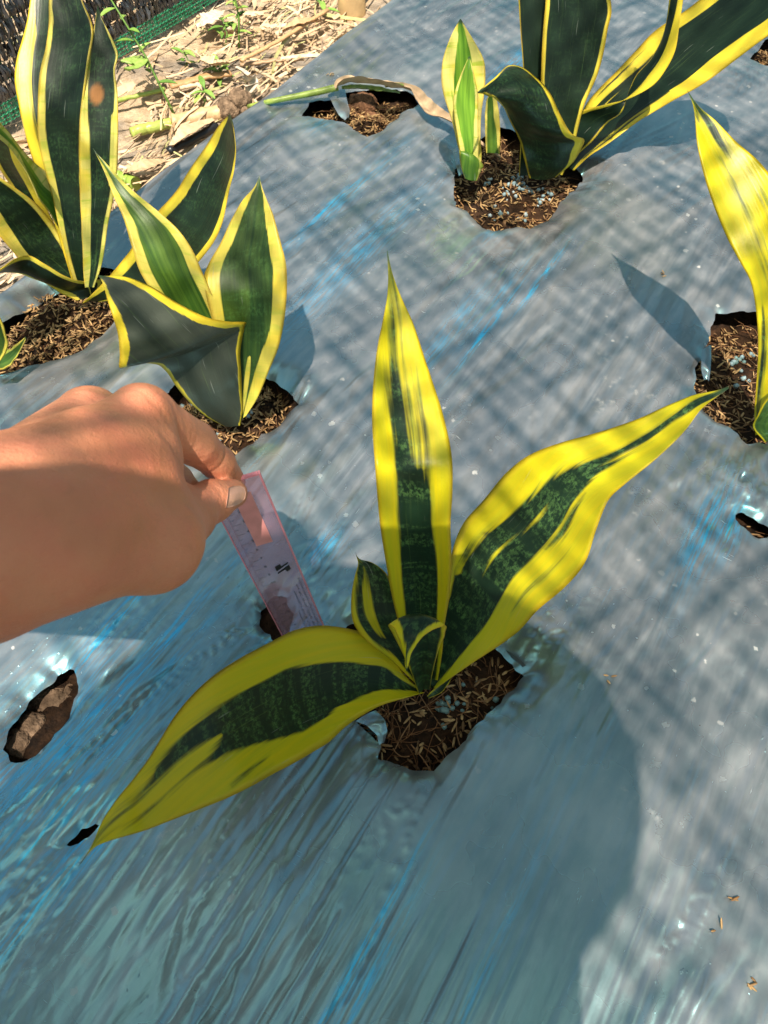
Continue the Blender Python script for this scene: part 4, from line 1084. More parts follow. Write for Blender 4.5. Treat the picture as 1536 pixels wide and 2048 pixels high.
# the long green stem across the film with its withered leaf
stem = thing('fallen_stem', 'long green stem lying across the film with a withered brown leaf over the torn hole', 'stem', at_z(600, 188, .01))
mb = MB()
pp = [at_z(497, 213, -.02), at_z(540, 203, .004), at_z(590, 193, .008), at_z(635, 184, .010), at_z(676, 174, .014)]
Q = []
for i in range(len(pp) - 1):
    for j in range(6): Q.append(pp[i] * (1 - j / 6) + pp[i + 1] * j / 6)
Q.append(pp[-1]); mb.tube(Q, [.0030 + .0018 * i / len(Q) for i in range(len(Q))], 9, .35)
mb.build('stalk', M_GCANE, stem)
ribbon('withered_leaf', [at_z(672,178,.015), at_z(688,166,.022), at_z(730,166,.022), at_z(780,173,.018), at_z(826,182,.012), at_z(845,205,.010), at_z(868,228,.010), at_z(905,246,.012), at_z(960,290,-.005), at_z(1000,318,-.02)], [.010,.024,.022,.020,.014,.018,.020,.014,.012,.008], M_DRYLEAF, None, None, stem, .2, .3, [0,.3,.5,.4,.1,0,-.2,.2,.3,.2], 60)
ribbon('green_sheath', [at_z(684,177,.014), at_z(720,176,.012), at_z(765,181,.010), at_z(800,186,.004)], [.008,.012,.010,.003], M_GCANE, None, None, stem, .15, .2)
ribbon('sheath_tip', [at_z(770,174,.016), at_z(790,171,.018), at_z(808,171,.016)], [.004,.009,.004], M_GCANE, None, None, stem, .6, .2)

ribbon('dry_leaf', [on_ground(470,135,.03), on_ground(490,150,.045), on_ground(500,168,.03), on_ground(497,185,.02)], [.006,.016,.026,.008], M_DRYLEAF, 'pale grey torn dry leaf standing on the soil clod', 'leaf', None, .9, .35, [0,.4,.3,.5])
ribbon('dry_leaf', [on_ground(395,55,.02), on_ground(418,38,.03), on_ground(440,22,.02)], [.015,.045,.02], varied('bleached_leaf', [(.60, .50, .37), (.66, .57, .44)], .6), 'bleached white dry leaf flat on the sand beside the net', 'leaf', None, .5, .1)
ribbon('dry_leaf', [on_ground(250,345,.02), on_ground(290,335,.03), on_ground(330,322,.02)], [.01,.035,.01], M_DRYLEAF, 'broad brown dry leaf in the litter near the cane stub', 'leaf', None, .1, .2)
ribbon('dry_leaf', [on_ground(340,298,.02), on_ground(375,268,.035), on_ground(430,240,.02)], [.01,.03,.01], M_DRYLEAF, 'long brown dry leaf lying over the black drip pipe', 'leaf', None, .3, .25)
ribbon('dry_leaf', [on_ground(400,118,.03), on_ground(425,130,.04), on_ground(455,128,.03)], [.01,.03,.01], M_DRYLEAF, 'brown crumpled dry leaf at the near end of the split cane', 'leaf', None, .45, .35)
ribbon('dry_leaf', [on_ground(565,62,.02), on_ground(600,50,.03), on_ground(640,42,.02)], [.008,.03,.01], M_DRYLEAF, 'reddish dry leaf among stems left of the wooden post', 'leaf', None, .0, .3)

def weed(px, py, height, leafs, label, lean=(0, 0), sr=.0022):
    b = on_ground(px, py, 0)
    w = thing('weed', label, 'weed', b)
    top = b + np.array([lean[0], lean[1], height])
    mb = MB(); mid = (b + top) / 2 + np.array([.006, 0, 0])
    mb.tube([b, b * .5 + mid * .5, mid, mid * .5 + top * .5, top], [sr, sr * .9, sr * .8, sr * .7, sr * .5], 6, .2)
    mb.build('stem', M_WEED, w)
    for i in range(leafs):
        f = .25 + .75 * (i + .5) / leafs
        p = b + (top - b) * f
        a = i * 2.4 + rng.normal(0, .3); L = rng.uniform(.018, .034); el = rng.uniform(-.1, .6)
        d = np.array([math.cos(a), math.sin(a), el]); d /= np.linalg.norm(d)
        o = ribbon('leaf', [p, p + d * L * .35, p + d * L * .7 - np.array([0, 0, .002]), p + d * L - np.array([0, 0, .005])], [.002, L * .36, L * .30, .0008], M_WEED, None, None, w, float(rng.random()), .18, None, 8, 5)
    return w
weed(352, 236, .16, 9, 'tall weed with a bent stem between the net and the cane', (-.085, .075))
weed(478, 100, .10, 12, 'leafy weed in front of the split canes left of the post', (.0, .03))
weed(405, 215, .035, 7, 'low broad leaved weed beside the brown cane', (.01, 0), .0015)
weed(440, 170, .03, 8, 'dark bushy weed behind the brown cane', (0, .01), .0015)
weed(372, 140, .03, 6, 'small weed in the straw behind the tall bent weed', (0, .01), .0015)
weed(655, 40, .05, 6, 'grass like weed beside the foot of the wooden post', (-.02, .02), .0012)
weed(450, 95, .04, 7, 'pale weed in the sunlit straw left of the leafy weed', (0.0, .02), .0015)
weed(228, 492, .03, 4, 'little weed growing in the shade at the foot of the tall plant', (0.01, .0), .0012)
ribbon('weed_leaf', [on_ground(262,140,.06), on_ground(270,128,.075), on_ground(274,112,.06)], [.012,.045,.012], M_WEED, 'broad bright green leaf hanging under the net hem', 'leaf', None, .8, .1)

pb = on_ground(705, 62, -.03)
post = MB(); post.tube([pb + np.array([0, 0, h]) for h in np.linspace(0, .9, 24)], [.027 * (1 + .02 * math.sin(k * 2.1)) for k in range(24)], 18, .3)
o = post.build('wooden_post', M_WOOD); tag(o, 'pale round wooden post standing at the far edge of the bed', 'post')

# crumbs of husk on the film
def crumb(px, py, label, n=5, s=.004):
    mb = MB(); c = at_z(px, py, 0); z = film_z(c[0], c[1])
    for i in range(n): husk(mb, np.array([c[0], c[1], z + .0015]) + rng.normal(0, s * .5, 3) * np.array([1, 1, .15]), s * rng.uniform(.8, 1.5), .0016, float(rng.random()))
    o = mb.build('husk_crumb', M_HUSK); tag(o, label, 'crumb')
crumb(1326, 547, 'tiny brown crumb on the film above the leaf shaped shadow')
crumb(1500, 1975, 'orange brown husk crumb near the bottom right corner', 4, .006)
crumb(1461, 1802, 'thin straw crumb on the film near the right edge', 2, .006)
crumb(1433, 1852, 'pale thread like husk on the film below the straw crumb', 2, .005)
crumb(664, 146, 'pinkish crumb on the film behind the torn hole', 4, .006)
crumb(1215, 1357, 'pale crumb at the edge of the big shadow on the film', 3, .004)
# ------------------------------------------------------------------ the photographer: reaching left hand and arm, body behind the view
def surface_net(xs, ys, zs, Fv):
    nx, ny, nz = Fv.shape
    S = Fv < 0
    c = [S[i:nx-1+i, j:ny-1+j, k:nz-1+k] for i in (0, 1) for j in (0, 1) for k in (0, 1)]
    anyS = np.logical_or.reduce(c); allS = np.logical_and.reduce(c)
    act = anyS & ~allS
    I, J, Kk = np.nonzero(act)
    acc = np.zeros((len(I), 3)); n = np.zeros(len(I))
    corners = [(i, j, k) for i in (0, 1) for j in (0, 1) for k in (0, 1)]
    for a in range(8):
        for b in range(a + 1, 8):
            ca, cb = corners[a], corners[b]
            if sum(abs(p - q) for p, q in zip(ca, cb)) != 1: continue
            fa = Fv[I + ca[0], J + ca[1], Kk + ca[2]]; fb = Fv[I + cb[0], J + cb[1], Kk + cb[2]]
            m = (fa < 0) != (fb < 0)
            t = np.where(m, fa / np.where(fa == fb, 1, fa - fb), 0)
            pa = np.stack([xs[I + ca[0]], ys[J + ca[1]], zs[Kk + ca[2]]], 1); pb = np.stack([xs[I + cb[0]], ys[J + cb[1]], zs[Kk + cb[2]]], 1)
            acc += np.where(m[:, None], pa + (pb - pa) * t[:, None], 0); n += m
    V = acc / n[:, None]
    idx = -np.ones(act.shape, int); idx[I, J, Kk] = np.arange(len(I))
    quads = []
    for ax in range(3):
        sl0 = [slice(None)] * 3; sl1 = [slice(None)] * 3
        sl0[ax] = slice(0, -1); sl1[ax] = slice(1, None)
        A, B = S[tuple(sl0)], S[tuple(sl1)]
        e = np.argwhere(A != B)
        o = [q for q in range(3) if q != ax]
        ok = np.all([(e[:, q] > 0) & (e[:, q] < act.shape[q]) for q in o] + [e[:, ax] < act.shape[ax]], 0)
        e = e[ok]
        def at(d0, d1):
            q = e.copy(); q[:, o[0]] -= d0; q[:, o[1]] -= d1
            return idx[q[:, 0], q[:, 1], q[:, 2]]
        Q = np.stack([at(1, 1), at(0, 1), at(0, 0), at(1, 0)], 1)
        flip = A[tuple(e.T)]
        if ax == 1: flip = ~flip
        Q[~flip] = Q[~flip][:, ::-1]
        quads.append(Q)
    return V, np.concatenate(quads)

def D(px, py, dep): return at_d(px, py, dep)
W0 = D(60, 1062, .292); 
ELB = np.array([-.46, .15, .372])
# (a, ra, b, rb, k)
HAND = [
 (ELB, .040, D(-60, 1088, .277), .0335, .02), (D(-60, 1088, .277), .0335, D(70, 1044, .294), .0320, .02),
 (D(70, 1044, .294), .0315, D(195, 965, .322), .0325, .015),
 (D(150, 975, .318), .027, D(284, 836, .350), .0158, .006), (D(100, 960, .326), .0275, D(180, 844, .362), .0170, .006),
 (D(60, 965, .345), .0225, D(96, 893, .378), .0150, .008),
 (D(150, 1080, .292), .0245, D(300, 1082, .322), .0215, .012), (D(300, 1082, .322), .0215, D(366, 1034, .358), .0145, .007),
 (D(368, 1032, .358), .0128, D(424, 1002, .386), .0108, .006), (D(424, 1002, .386), .0105, D(466, 987, .4005), .0078, .004),
 (D(240, 975, .330), .0265, D(272, 920, .342), .0205, .012),
 (D(284, 836, .350), .0148, D(388, 886, .380), .0112, .004), (D(388, 886, .380), .0108, D(436, 926, .402), .0090, .003), (D(436, 926, .402), .0090, D(468, 962, .4225), .0066, .003),
 (D(182, 842, .362), .014, D(270, 900, .405), .0105, .006), (D(270, 900, .405), .0105, D(352, 962, .408), .009, .003), (D(352, 962, .408), .009, D(380, 985, .398), .0072, .003),
 (D(96, 895, .378), .013, D(190, 940, .415), .010, .006), (D(190, 940, .415), .010, D(290, 990, .405), .0085, .003),
 (D(60, 960, .37), .012, D(130, 990, .405), .009, .006), (D(130, 990, .405), .009, D(220, 1020, .395), .0075, .003),
 # knuckles and tendons
 (D(286, 815, .339), .0085, D(296, 820, .340), .0080, .005), (D(180, 822, .350), .0090, D(188, 824, .351), .0085, .005),
 (D(150, 940, .286), .0022, D(276, 832, .336), .0030, .007), (D(90, 930, .290), .0022, D(176, 838, .348), .0030, .007),
]
_kd = D(284, 836, .350) - D(150, 975, .318)
GROOVES = [
 (D(282, 800, .338), _kd, .0012, .0006, .010), (D(296, 812, .338), _kd, .0012, .0007, .010), (D(308, 826, .338), _kd, .0012, .0007, .009), (D(176, 812, .348), _kd, .0012, .0006, .009), (D(190, 820, .348), _kd, .0012, .0005, .009),
 (D(345, 880, .352), D(388, 886, .380) - D(300, 960, .32), .0022, .0016, .012), (D(330, 930, .330), D(388, 886, .380) - D(300, 960, .32), .0016, .0008, .012),
 # point, direction, width, depth, radius
 (D(436, 905, .393), D(436, 926, .402) - D(388, 886, .380), .0011, .0011, .0085), (D(431, 915, .393), D(436, 926, .402) - D(388, 886, .380), .0008, .0007, .008),
 (D(452, 930, .405), D(468, 962, .4225) - D(436, 926, .402), .0007, .0005, .006),
 (D(372, 885, .368), D(388, 886, .380) - D(284, 834, .35), .0013, .0010, .010), (D(360, 870, .366), D(388, 886, .380) - D(284, 834, .35), .0010, .0007, .010),
 (D(424, 985, .376), D(466, 987, .4005) - D(424, 1002, .386), .0009, .0008, .008), (D(416, 1005, .374), D(466, 987, .4005) - D(424, 1002, .386), .0009, .0007, .008), (D(408, 1025, .374), D(466, 987, .4005) - D(424, 1002, .386), .0010, .0007, .008),
 (D(180, 1075, .258), D(190, 965, .322) - D(70, 1052, .294), .0014, .0009, .016), (D(165, 1095, .258), D(190, 965, .322) - D(70, 1052, .294), .0012, .0008, .014), (D(200, 1050, .262), D(190, 965, .322) - D(70, 1052, .294), .0012, .0006, .014),
]
A3 = lambda *q: np.array(q, float)
CHEST = A3(-.09, -.54, .64); PELV = A3(.06, -.80, .40); LSH = A3(-.30, -.29, .72); RSH = A3(.03, -.43, .72); HEAD = A3(-.067, -.262, .935)
UPPER = [(ELB, .043, A3(-.41, -.11, .54), .050, .03), (A3(-.41, -.11, .54), .050, LSH, .062, .03)]
TORSO = [(LSH, .066, A3(-.17, -.205, .73), .108, .05), (A3(-.17, -.205, .73), .108, RSH, .062, .05), (CHEST, .135, PELV, .145, .06), (CHEST, .135, (LSH + RSH) / 2, .10, .05)]
RARM = [(RSH, .060, A3(.045, -.28, .45), .045, .03), (A3(.045, -.28, .45), .043, A3(.075, -.12, .53), .029, .02), (A3(.075, -.12, .53), .028, A3(.065, -.075, .55), .030, .015),
        (A3(.065, -.07, .565), .010, A3(.045, -.045, .60), .008, .006), (A3(.068, -.07, .55), .010, A3(.048, -.042, .58), .008, .006), (A3(.068, -.07, .535), .010, A3(.050, -.042, .56), .008, .006), (A3(.066, -.07, .52), .009, A3(.050, -.045, .538), .007, .006), (A3(.055, -.085, .56), .012, A3(.02, -.06, .555), .009, .006)]
NECKH = [((LSH + RSH) / 2 + A3(0, 0, .03), .060, HEAD - A3(0, .0, .07), .055, .04), (HEAD + A3(0, 0, .02), .088, HEAD + A3(.0, .02, -.05), .066, .04), (HEAD + A3(0, .09, -.01), .012, HEAD + A3(.0, .085, .02), .008, .012),
         (HEAD + A3(-.086, 0, 0), .014, HEAD + A3(-.086, -.01, .02), .012, .008), (HEAD + A3(.086, 0, 0), .014, HEAD + A3(.086, -.01, .02), .012, .008)]
LEGS = []
for sx, kx, fx in ((-.03, -.06, .00), (.16, .27, .24)):
    LEGS += [(A3(sx, -.80, .38), .095, A3(kx, -.42, .34), .062, .04), (A3(kx, -.42, .34), .060, A3(fx, -.62, -.04), .042, .03), (A3(fx, -.63, -.085), .034, A3(fx - .01, -.48, -.10), .026, .02)]

def capsule(P, a, ra, b, rb):
    ab = b - a; L2 = float(ab @ ab)
    ap = P - a.astype(np.float32)
    t = np.clip((ap @ ab.astype(np.float32)) / L2, 0, 1)
    d = np.sqrt(((ap - t[..., None] * ab.astype(np.float32)) ** 2).sum(-1))
    return d - (ra + (rb - ra) * t)

def eval_sdf(P, prims, grooves=()):
    f = np.full(P.shape[:-1], .2, np.float32)
    for (a, ra, b, rb, k) in prims:
        d = capsule(P, a, ra, b, rb)
        h = np.maximum(k - np.abs(f - d), 0) / k
        f = np.minimum(f, d) - h * h * k * .25
    for (p, dr, w, dep, rad) in grooves:
        q = P - p.astype(np.float32); u = dr / np.linalg.norm(dr)
        f = f + dep * np.exp(-((q @ u.astype(np.float32)) / w) ** 2) * np.exp(-((q ** 2).sum(-1)) / rad ** 2)
    return f

def grid_sdf(xs, ys, zs, prims, grooves=()):
    Fv = np.full((len(xs), len(ys), len(zs)), .2, np.float32)
    for (a, ra, b, rb, k) in prims:
        m = max(ra, rb) + k + .03
        lo = np.minimum(a, b) - m; hi = np.maximum(a, b) + m
        sl = []
        for ax, q in zip((xs, ys, zs), range(3)):
            sl.append(slice(max(0, np.searchsorted(ax, lo[q]) - 1), np.searchsorted(ax, hi[q]) + 1))
        X, Y, Z = np.meshgrid(xs[sl[0]], ys[sl[1]], zs[sl[2]], indexing='ij')
        if X.size == 0: continue
        P = np.stack([X, Y, Z], -1).astype(np.float32)
        d = capsule(P, a, ra, b, rb)
        f = Fv[sl[0], sl[1], sl[2]]
        h = np.maximum(k - np.abs(f - d), 0) / k
        Fv[sl[0], sl[1], sl[2]] = np.minimum(f, d) - h * h * k * .25
    for (p, dr, w, dep, rad) in grooves:
        sl = []
        for ax, q in zip((xs, ys, zs), range(3)):
            sl.append(slice(max(0, np.searchsorted(ax, p[q] - rad * 2.2)), np.searchsorted(ax, p[q] + rad * 2.2)))
        X, Y, Z = np.meshgrid(xs[sl[0]], ys[sl[1]], zs[sl[2]], indexing='ij')
        q = np.stack([X, Y, Z], -1) - p; u = dr / np.linalg.norm(dr)
        Fv[sl[0], sl[1], sl[2]] += (dep * np.exp(-((q @ u) / w) ** 2) * np.exp(-((q ** 2).sum(-1)) / rad ** 2)).astype(np.float32)
    return Fv

def axis(lo, hi, flo, fhi, fine, coarse):
    return np.concatenate([np.arange(lo, flo, coarse), np.arange(flo, fhi, fine), np.arange(fhi, hi, coarse)])
hp = np.array([q for a, ra, b, rb, k in HAND[1:] for q in (a - ra, a + ra, b - rb, b + rb)])
hlo, hhi = hp.min(0) - .004, hp.max(0) + .004
BX = axis(-.46, .42, hlo[0], hhi[0], .0016, .014); BY = axis(-1.02, hhi[1] + .03, hlo[1], hhi[1], .0016, .014); BZ = axis(-.18, 1.10, hlo[2], hhi[2], .0016, .014)
BODY = HAND + UPPER + TORSO + RARM + NECKH + LEGS
def skin_material():
    n = NT('skin'); c = n.coord()
    a = n.noise(c, 55, 4, 0.6); b = n.noise(c, 18, 3)
    pores = n.voro(c, 1400)
    lines = n.noise(n.map(c, scale=(1, 1, 1), rot=(.4, .2, .9)), 420, 3, .6, .8)
    col = n.mix(n.ramp(b, .3, .7), (0.44, 0.165, 0.082), (0.60, 0.245, 0.135))
    col = n.mix(n.ramp(a, .35, .75, 0, .55), col, (0.56, 0.17, 0.10))
    col = n.mix(n.ramp(n.noise(c, 140, 4), .6, .8, 0, .25), col, (0.36, .15, .08))
    nb = n.bump(n.noise(n.map(c, scale=(1, 1, 1)), 110, 5, .65), .6, .0022)
    nb = n.bump(lines, .4, .0007, nb); nb = n.bump(pores, .15, .0003, nb)
    return n.done(n.bsdf(col, 0.48, 0, 0.42, nb, (0.12, (1.0, .35, .2), .004)))
M_SKIN = skin_material()
person = thing('person', 'person reaching in from the left, bare hand pinching the pink ruler', 'person', (0.1, -.62, GZ))
Vb, Fb = surface_net(BX, BY, BZ, grid_sdf(BX, BY, BZ, BODY, GROOVES))
mesh_np('body', Vb, Fb, M_SKIN, person)
M_SHIRT = simple_mat('shirt_cloth', (0.10, 0.16, 0.28), 0.85, .2, 300, .3, .2)
M_TROUS = simple_mat('trouser_cloth', (0.06, 0.06, 0.07), 0.9, .2, 300, .3, .2)
M_HAT = simple_mat('straw_hat', (0.45, 0.34, 0.18), 0.8, .3, 250, .5, .2)
def cloth(name, prims, mat, grow):
    pr = [(a, ra + grow, b, rb + grow, k) for a, ra, b, rb, k in prims]
    q = np.array([p for a, ra, b, rb, k in pr for p in (a - ra, a + ra, b - rb, b + rb)])
    ax = [np.arange(q[:, i].min() - .03, q[:, i].max() + .03, .012) for i in range(3)]
    V, F = surface_net(*ax, grid_sdf(*ax, pr))
    return mesh_np(name, V, F, mat, person)
cloth('shirt', TORSO + [UPPER[1], (RSH, .06, A3(.04, -.40, .56), .05, .03)], M_SHIRT, .012)
cloth('trousers', [(PELV, .145, PELV + A3(0, .02, .06), .14, .05)] + [l for i, l in enumerate(LEGS) if i % 3 != 2], M_TROUS, .013)
cloth('shoes', [l for i, l in enumerate(LEGS) if i % 3 == 2], M_TROUS, .010)
HATC = HEAD + A3(0.0, .0, .045)
hb = MB(); prof = [(0.0, .105), (.03, .100), (.09, .066), (.15, .030), (.178, .012), (.200, -.002), (.200, -.006), (.178, .008), (.15, .026), (.09, .062), (.03, .096), (0.0, .100)]
n_ = 64; V = []; F = []
tiltm = np.array(Matrix.Rotation(R(-20), 3, 'X') @ Matrix.Rotation(R(5), 3, 'Y'))
for r, z in prof:
    for k in range(n_):
        a = 2 * math.pi * k / n_
        w = .004 * math.sin(3 * a + 1) * (r / .232) ** 2
        V.append(HATC + tiltm @ np.array([r * math.cos(a), r * math.sin(a), z + w]))
for i in range(len(prof) - 1):
    for k in range(n_): F.append((i * n_ + k, i * n_ + (k + 1) % n_, (i + 1) * n_ + (k + 1) % n_, (i + 1) * n_ + k))
hb.add(V, F); hb.build('hat', M_HAT, person)

# thumb nail, laid on the surface of the thumb
def march(px, py, d0=.30, d1=.46):
    d = ray(px, py); t = d0
    for _ in range(90):
        v = float(eval_sdf((CAM + d * t)[None, :].astype(np.float32), HAND, GROOVES)[0])
        if v < .0002: break
        t += max(v * .8, .0002) / np.linalg.norm(d)
        if t > d1: return None
    return CAM + d * t
nail_px = [[(457,976),(455,990),(453,1003),(452,1016)],[(468,972),(468,987),(466,1002),(463,1014)],[(480,971),(481,985),(479,999),(474,1010)],[(488,975),(490,986),(488,997),(483,1005)]]
NV = []
okn = True
for rr_ in nail_px:
    for p in rr_:
        q = march(*p)
        if q is None: okn = False; q = NV[-1] if NV else D(*p, .395)
        NV.append(q)
NV = np.array(NV).reshape(4, 4, 3)
# smooth it into a gently arched plate and lift it
cen = NV.mean((0, 1)); nrm = np.cross(NV[3, 1] - NV[0, 1], NV[1, 3] - NV[1, 0]); nrm /= np.linalg.norm(nrm)
if nrm @ (CAM - cen) < 0: nrm = -nrm
gx = np.linspace(0, 3, 13); PV = []
def bil(u, v):
    i, j = min(int(u), 2), min(int(v), 2); a, b = u - i, v - j
    return NV[i, j] * (1 - a) * (1 - b) + NV[i + 1, j] * a * (1 - b) + NV[i, j + 1] * (1 - a) * b + NV[i + 1, j + 1] * a * b
for u in gx:
    for v in gx:
        PV.append(bil(u, v) + nrm * (.0001 + .0006 * math.sin(math.pi * v / 3) * (1 if u > .2 else .5)))
PV = np.array(PV); back = PV - nrm * .0012
Fn = [(i * 13 + j, i * 13 + j + 1, (i + 1) * 13 + j + 1, (i + 1) * 13 + j) for i in range(12) for j in range(12)]
Fall = Fn + [tuple(169 + q for q in f[::-1]) for f in Fn]
ring_ = [j for j in range(13)] + [i * 13 + 12 for i in range(1, 13)] + [12 * 13 + j for j in range(11, -1, -1)] + [i * 13 for i in range(11, 0, -1)]
Fall += [(ring_[i], ring_[(i + 1) % len(ring_)], 169 + ring_[(i + 1) % len(ring_)], 169 + ring_[i]) for i in range(len(ring_))]
M_NAIL = simple_mat('nail', (0.52, 0.29, 0.21), 0.28, .08, 200, .05, .5)
mesh_np('thumb_nail', np.concatenate([PV, back]), Fall, M_NAIL, person)

# the phone the picture is taken with, in the other hand
ph = MB(); fw = np.array([0, CP, -SP]); upv = np.array([0, SP, CP])
ph.box(CAM - fw * .016 - upv * .0 + A3(.035, 0, 0) * 0, A3(.037, 0, 0), upv * .078, fw * .004)
o = ph.build('phone', simple_mat('phone_glass', (.02, .02, .025), .2, .1, 50, .0, .5), None, False); tag(o, 'dark mobile phone held by the photographer', 'phone')

# ------------------------------------------------------------------ the pink ruler
RB = np.array([-.0655, .2355, .004]); RT0 = np.array([-.0930, .2440, .2105])
rdir = RT0 - RB; RL = .213; rdir /= np.linalg.norm(rdir)             # from the foot to the head
p_l = at_d(447, 1025, .418); p_r = at_d(561, 985, .418)
rac = p_r - p_l; rac -= rdir * (rac @ rdir); rac /= np.linalg.norm(rac)
rno = np.cross(rac, rdir); rno /= np.linalg.norm(rno)
if rno @ (CAM - RB) < 0: rno = -rno
RW = .0312
TICK0 = RL - .006                                                     # zero mark just below the head
# left edge: tick ends sit .2 cm in from the edge
RO = RB - rac * .0055
def rp(u, n, h=0.0):
    """u metres across from the left edge, n centimetre mark counted from the head, h above the face"""
    return RO + rac * u + rdir * (.205 - n * .01) + rno * h
NTOP, NBOT = -.75, 20.4
ruler = thing('ruler', 'translucent pink plastic ruler held upright between thumb and forefinger behind the yellow leaf', 'ruler', RB)
def ruler_material():
    n = NT('pink_clear_plastic'); c = n.coord()
    tr = n.n('ShaderNodeBsdfTransparent'); tr.inputs[0].default_value = (.95, .80, .86, 1)
    b = n.bsdf((.62, .42, .52), .25, 0, .5, n.bump(n.noise(c, 60, 3), .1, .001))
    m = n.n('ShaderNodeMixShader'); m.inputs[0].default_value = .22
    n.l(tr.outputs[0], m.inputs[1]); n.l(b.outputs[0], m.inputs[2])
    return n.done(m)
def edge_material():
    n = NT('pink_edge_plastic')
    tr = n.n('ShaderNodeBsdfTransparent'); tr.inputs[0].default_value = (.95, .62, .68, 1)
    b = n.bsdf((.80, .33, .38), .25, 0, .5)
    m = n.n('ShaderNodeMixShader'); m.inputs[0].default_value = .6
    n.l(tr.outputs[0], m.inputs[1]); n.l(b.outputs[0], m.inputs[2])
    return n.done(m)
M_RUL = ruler_material(); M_REDGE = edge_material()
M_INK = simple_mat('black_ink', (.012, .012, .014), .5, .1, 50, 0, .4)
M_INK2 = simple_mat('grey_ink', (.06, .055, .07), .5, .1, 50, 0, .4)
M_STICK = simple_mat('pink_sticker', (.62, .25, .24), .6, .12, 90, .05, .4)
TH = .0011
mb = MB()                                                              # body plate with a bevelled scale edge
sec = [(.0034, TH), (RW - .0009, TH), (RW - .0009, -TH), (.0034, -TH)]
V = [rp(u, NTOP + .08, h) for u, h in sec] + [rp(u, NBOT, h) for u, h in sec]
mb.add(V, [(0, 1, 5, 4), (1, 2, 6, 5), (2, 3, 7, 6), (3, 0, 4, 7), (0, 3, 2, 1), (4, 5, 6, 7)])
mb.build('plate', M_RUL, ruler, False)
mb = MB()
sec = [(.0, -.0002), (.0033, TH), (.0033, -TH), (.0, -TH)]
V = [rp(u, NTOP, h) for u, h in sec] + [rp(u, NBOT, h) for u, h in sec]
mb.add(V, [(0, 1, 5, 4), (1, 2, 6, 5), (2, 3, 7, 6), (3, 0, 4, 7), (0, 3, 2, 1), (4, 5, 6, 7)])
mb.build('bevelled_edge', M_RUL, ruler, False)
mb = MB()
mb.box((rp(RW - .0004, NTOP) + rp(RW - .0004, NBOT)) / 2, rac * .0005, rdir * (NBOT - NTOP) * .005, rno * (TH + .0002))
mb.box((rp(.0036, NTOP + .04) + rp(RW - .0012, NTOP + .04)) / 2, rac * ((RW - .0048) / 2), rdir * .0006, rno * (TH + .0001))
mb.box((rp(-.0003, NTOP) + rp(-.0003, NBOT)) / 2, rac * .0003, rdir * (NBOT - NTOP) * .005, rno * (TH * .6))
mb.build('rim', M_REDGE, ruler, False)
def quad(mb, u0, n0, u1, n1, h=TH + .00012, skew=0.0):
    mb.add([rp(u0, n0 + skew, h), rp(u1, n0, h), rp(u1, n1, h), rp(u0, n1 + skew, h)], [(0, 3, 2, 1)])
mb = MB()
for i in range(0, 41):
    nn = i * .5
    if nn > 20.2: break
    quad(mb, .0038, nn - .010, .0038 + (.0052 if i % 2 == 0 else .0026), nn + .012)
for i in range(0, 202):
    if i % 5: quad(mb, .0038, i * .1 - .006, .0038 + .0008, i * .1 + .006)
mb.build('scale_marks', M_INK2, ruler, False)
def digits(txt, u, nn, size, name='numeral', mat=None):
    cu = bpy.data.curves.new('t', 'FONT'); cu.body = txt; cu.size = size; cu.align_x = 'CENTER'; cu.align_y = 'CENTER'; cu.resolution_u = 2
    ob = bpy.data.objects.new('t', cu); COL.objects.link(ob)
    bpy.context.view_layer.update()
    me = ob.to_mesh()
    co = [v.co[:] for v in me.vertices]; fc = [tuple(p.vertices) for p in me.polygons]
    ob.to_mesh_clear(); bpy.data.objects.remove(ob); bpy.data.curves.remove(cu)
    V = [rp(u, nn, TH + .00014) + rac * x + rdir * y for x, y, z in co]
    return mesh_np(name, np.array(V), fc, mat or M_INK2, ruler, False)
for k in range(1, 21): digits(str(k), .0112, k - .12, .0034, mat=M_INK)
mb = MB(); quad(mb, .0118, .45, .0222, 5.55); o = mb.build('sticker', M_STICK, ruler, False)
mb = MB()                                                              # emblem: two black bars cut by a slanting gap
def poly(mb, pts): mb.add([rp(u, n, TH + .00016) for u, n in pts], [tuple(range(len(pts)))])
poly(mb, [(.0165, 8.78), (.0165, 8.22), (.0203, 8.06), (.0206, 8.36), (.0256, 8.10), (.0256, 8.26)])
poly(mb, [(.0166, 9.10), (.0166, 8.93), (.0256, 8.41), (.0256, 8.96), (.0226, 9.14), (.0222, 8.84)])
mb.build('emblem', M_INK, ruler, False)
mb = MB()                                                              # columns of small printed characters, too small to read
for cidx, (u0, na, nb_) in enumerate(((.0270, 10.2, 19.5), (.0240, 10.9, 19.8), (.0208, 11.6, 19.8), (.0178, 14.2, 18.6))):
    nn = na
    while nn < nb_:
        w = .0017; hgt = .17
        for st in range(rng.integers(3, 6)):
            if rng.random() < .55:
                a = nn + rng.random() * hgt; quad(mb, u0 + rng.random() * .0004, a, u0 + w - rng.random() * .0005, a + .022)
            else:
                b = u0 + rng.random() * w; quad(mb, b, nn + rng.random() * .05, b + .00022, nn + hgt - rng.random() * .04)
        nn += .235 if rng.random() > .12 else .5
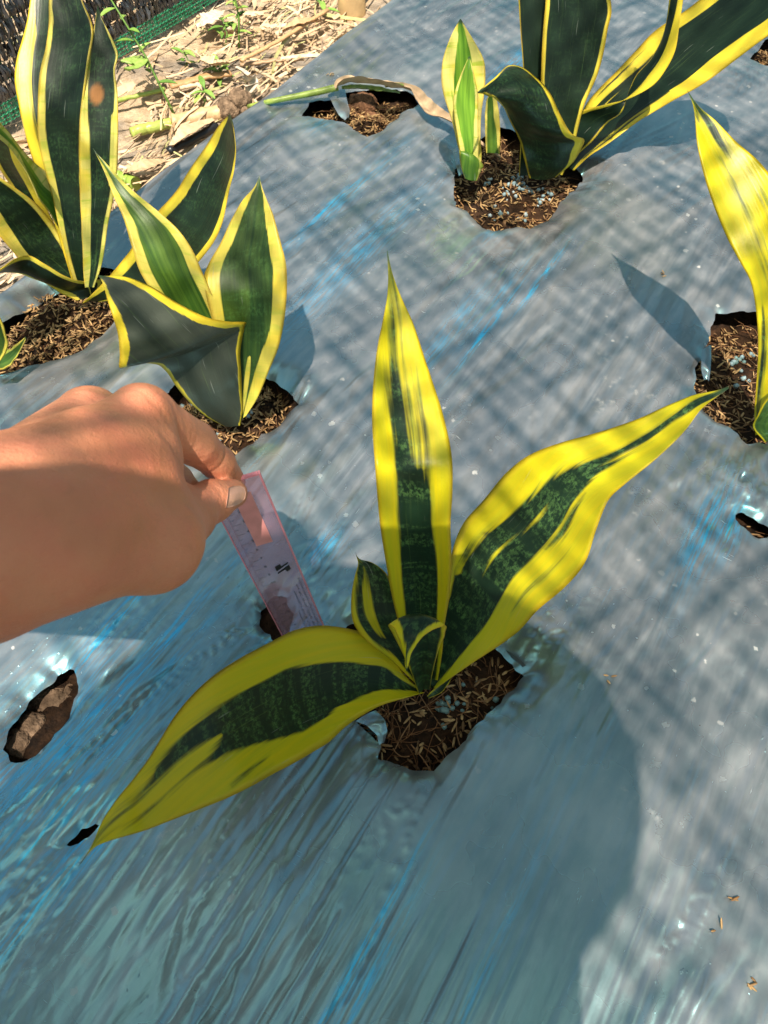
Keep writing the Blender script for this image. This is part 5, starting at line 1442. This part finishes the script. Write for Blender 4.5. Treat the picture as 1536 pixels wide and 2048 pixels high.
mb.build('small_print', M_INK2, ruler, False)

# ------------------------------------------------------------------ shade net stretched over the bed: throws the soft dapple
NETZ = 1.9
mb = MB()
cx0, cx1, cy0, cy1 = -1.9, 4.2, -2.1, 2.2  # long forward reach added to dim the sky mirrored in the film
def sag(x, y): return NETZ + .03 * math.sin(x * 2.1) + .02 * math.sin(y * 1.7)
ca, sa = math.cos(BED_ANG - R(24)), math.sin(BED_ANG - R(24))
mcx, mcy = -.2, -.6
for ax_ in range(2):
    lo, hi = (cy0, cy1) if ax_ == 0 else (cx0, cx1)
    L0, L1 = (cx0, cx1) if ax_ == 0 else (cy0, cy1)
    q = lo
    while q < hi:
        ss = np.arange(L0, L1 + .001, .02)
        w0 = rng.uniform(.0022, .0048)
        wv = w0 * np.clip(1 + 1.3 * noise2(ss * 16, 0 * ss + q * 31.0, 70 + ax_), .5, 1.5)
        jv = q + .006 * noise2(ss * 7, 0 * ss + q * 17.0, 75)
        run = []
        def flush(run):
            if len(run) > 1:
                V = [p for r_ in run for p in r_]
                mb.add(V, [(2 * i, 2 * i + 1, 2 * i + 3, 2 * i + 2) for i in range(len(run) - 1)], float(rng.random()))
        for s_, w, jq in zip(ss, wv, jv):
            pr = []
            for sd_ in (-1, 1):
                x, y = (s_, jq + sd_ * w) if ax_ == 0 else (jq + sd_ * w, s_)
                x, y = mcx + (x - mcx) * ca - (y - mcy) * sa, mcy + (x - mcx) * sa + (y - mcy) * ca
                pr.append((x, y, sag(x, y) + ax_ * .002))
            z = pr[0][2]
            st_ = to_st(np.array([pr[0][0] - sun_dir[0] / sun_dir[2] * z, pr[0][1] - sun_dir[1] / sun_dir[2] * z]))
            torn = noise2(np.array([s_ * 13]), np.array([q * 23.0]), 77)[0] > .48
            if st_[1] > .0 and not torn: run.append(pr)          # cut so no dapple falls past the bed edge
            else: flush(run); run = []
        flush(run)
        q += rng.uniform(.018, .028)
snet = mb.build('shade_net', M_NETB); tag(snet, 'thin black shade net stretched overhead above the bed', 'net')
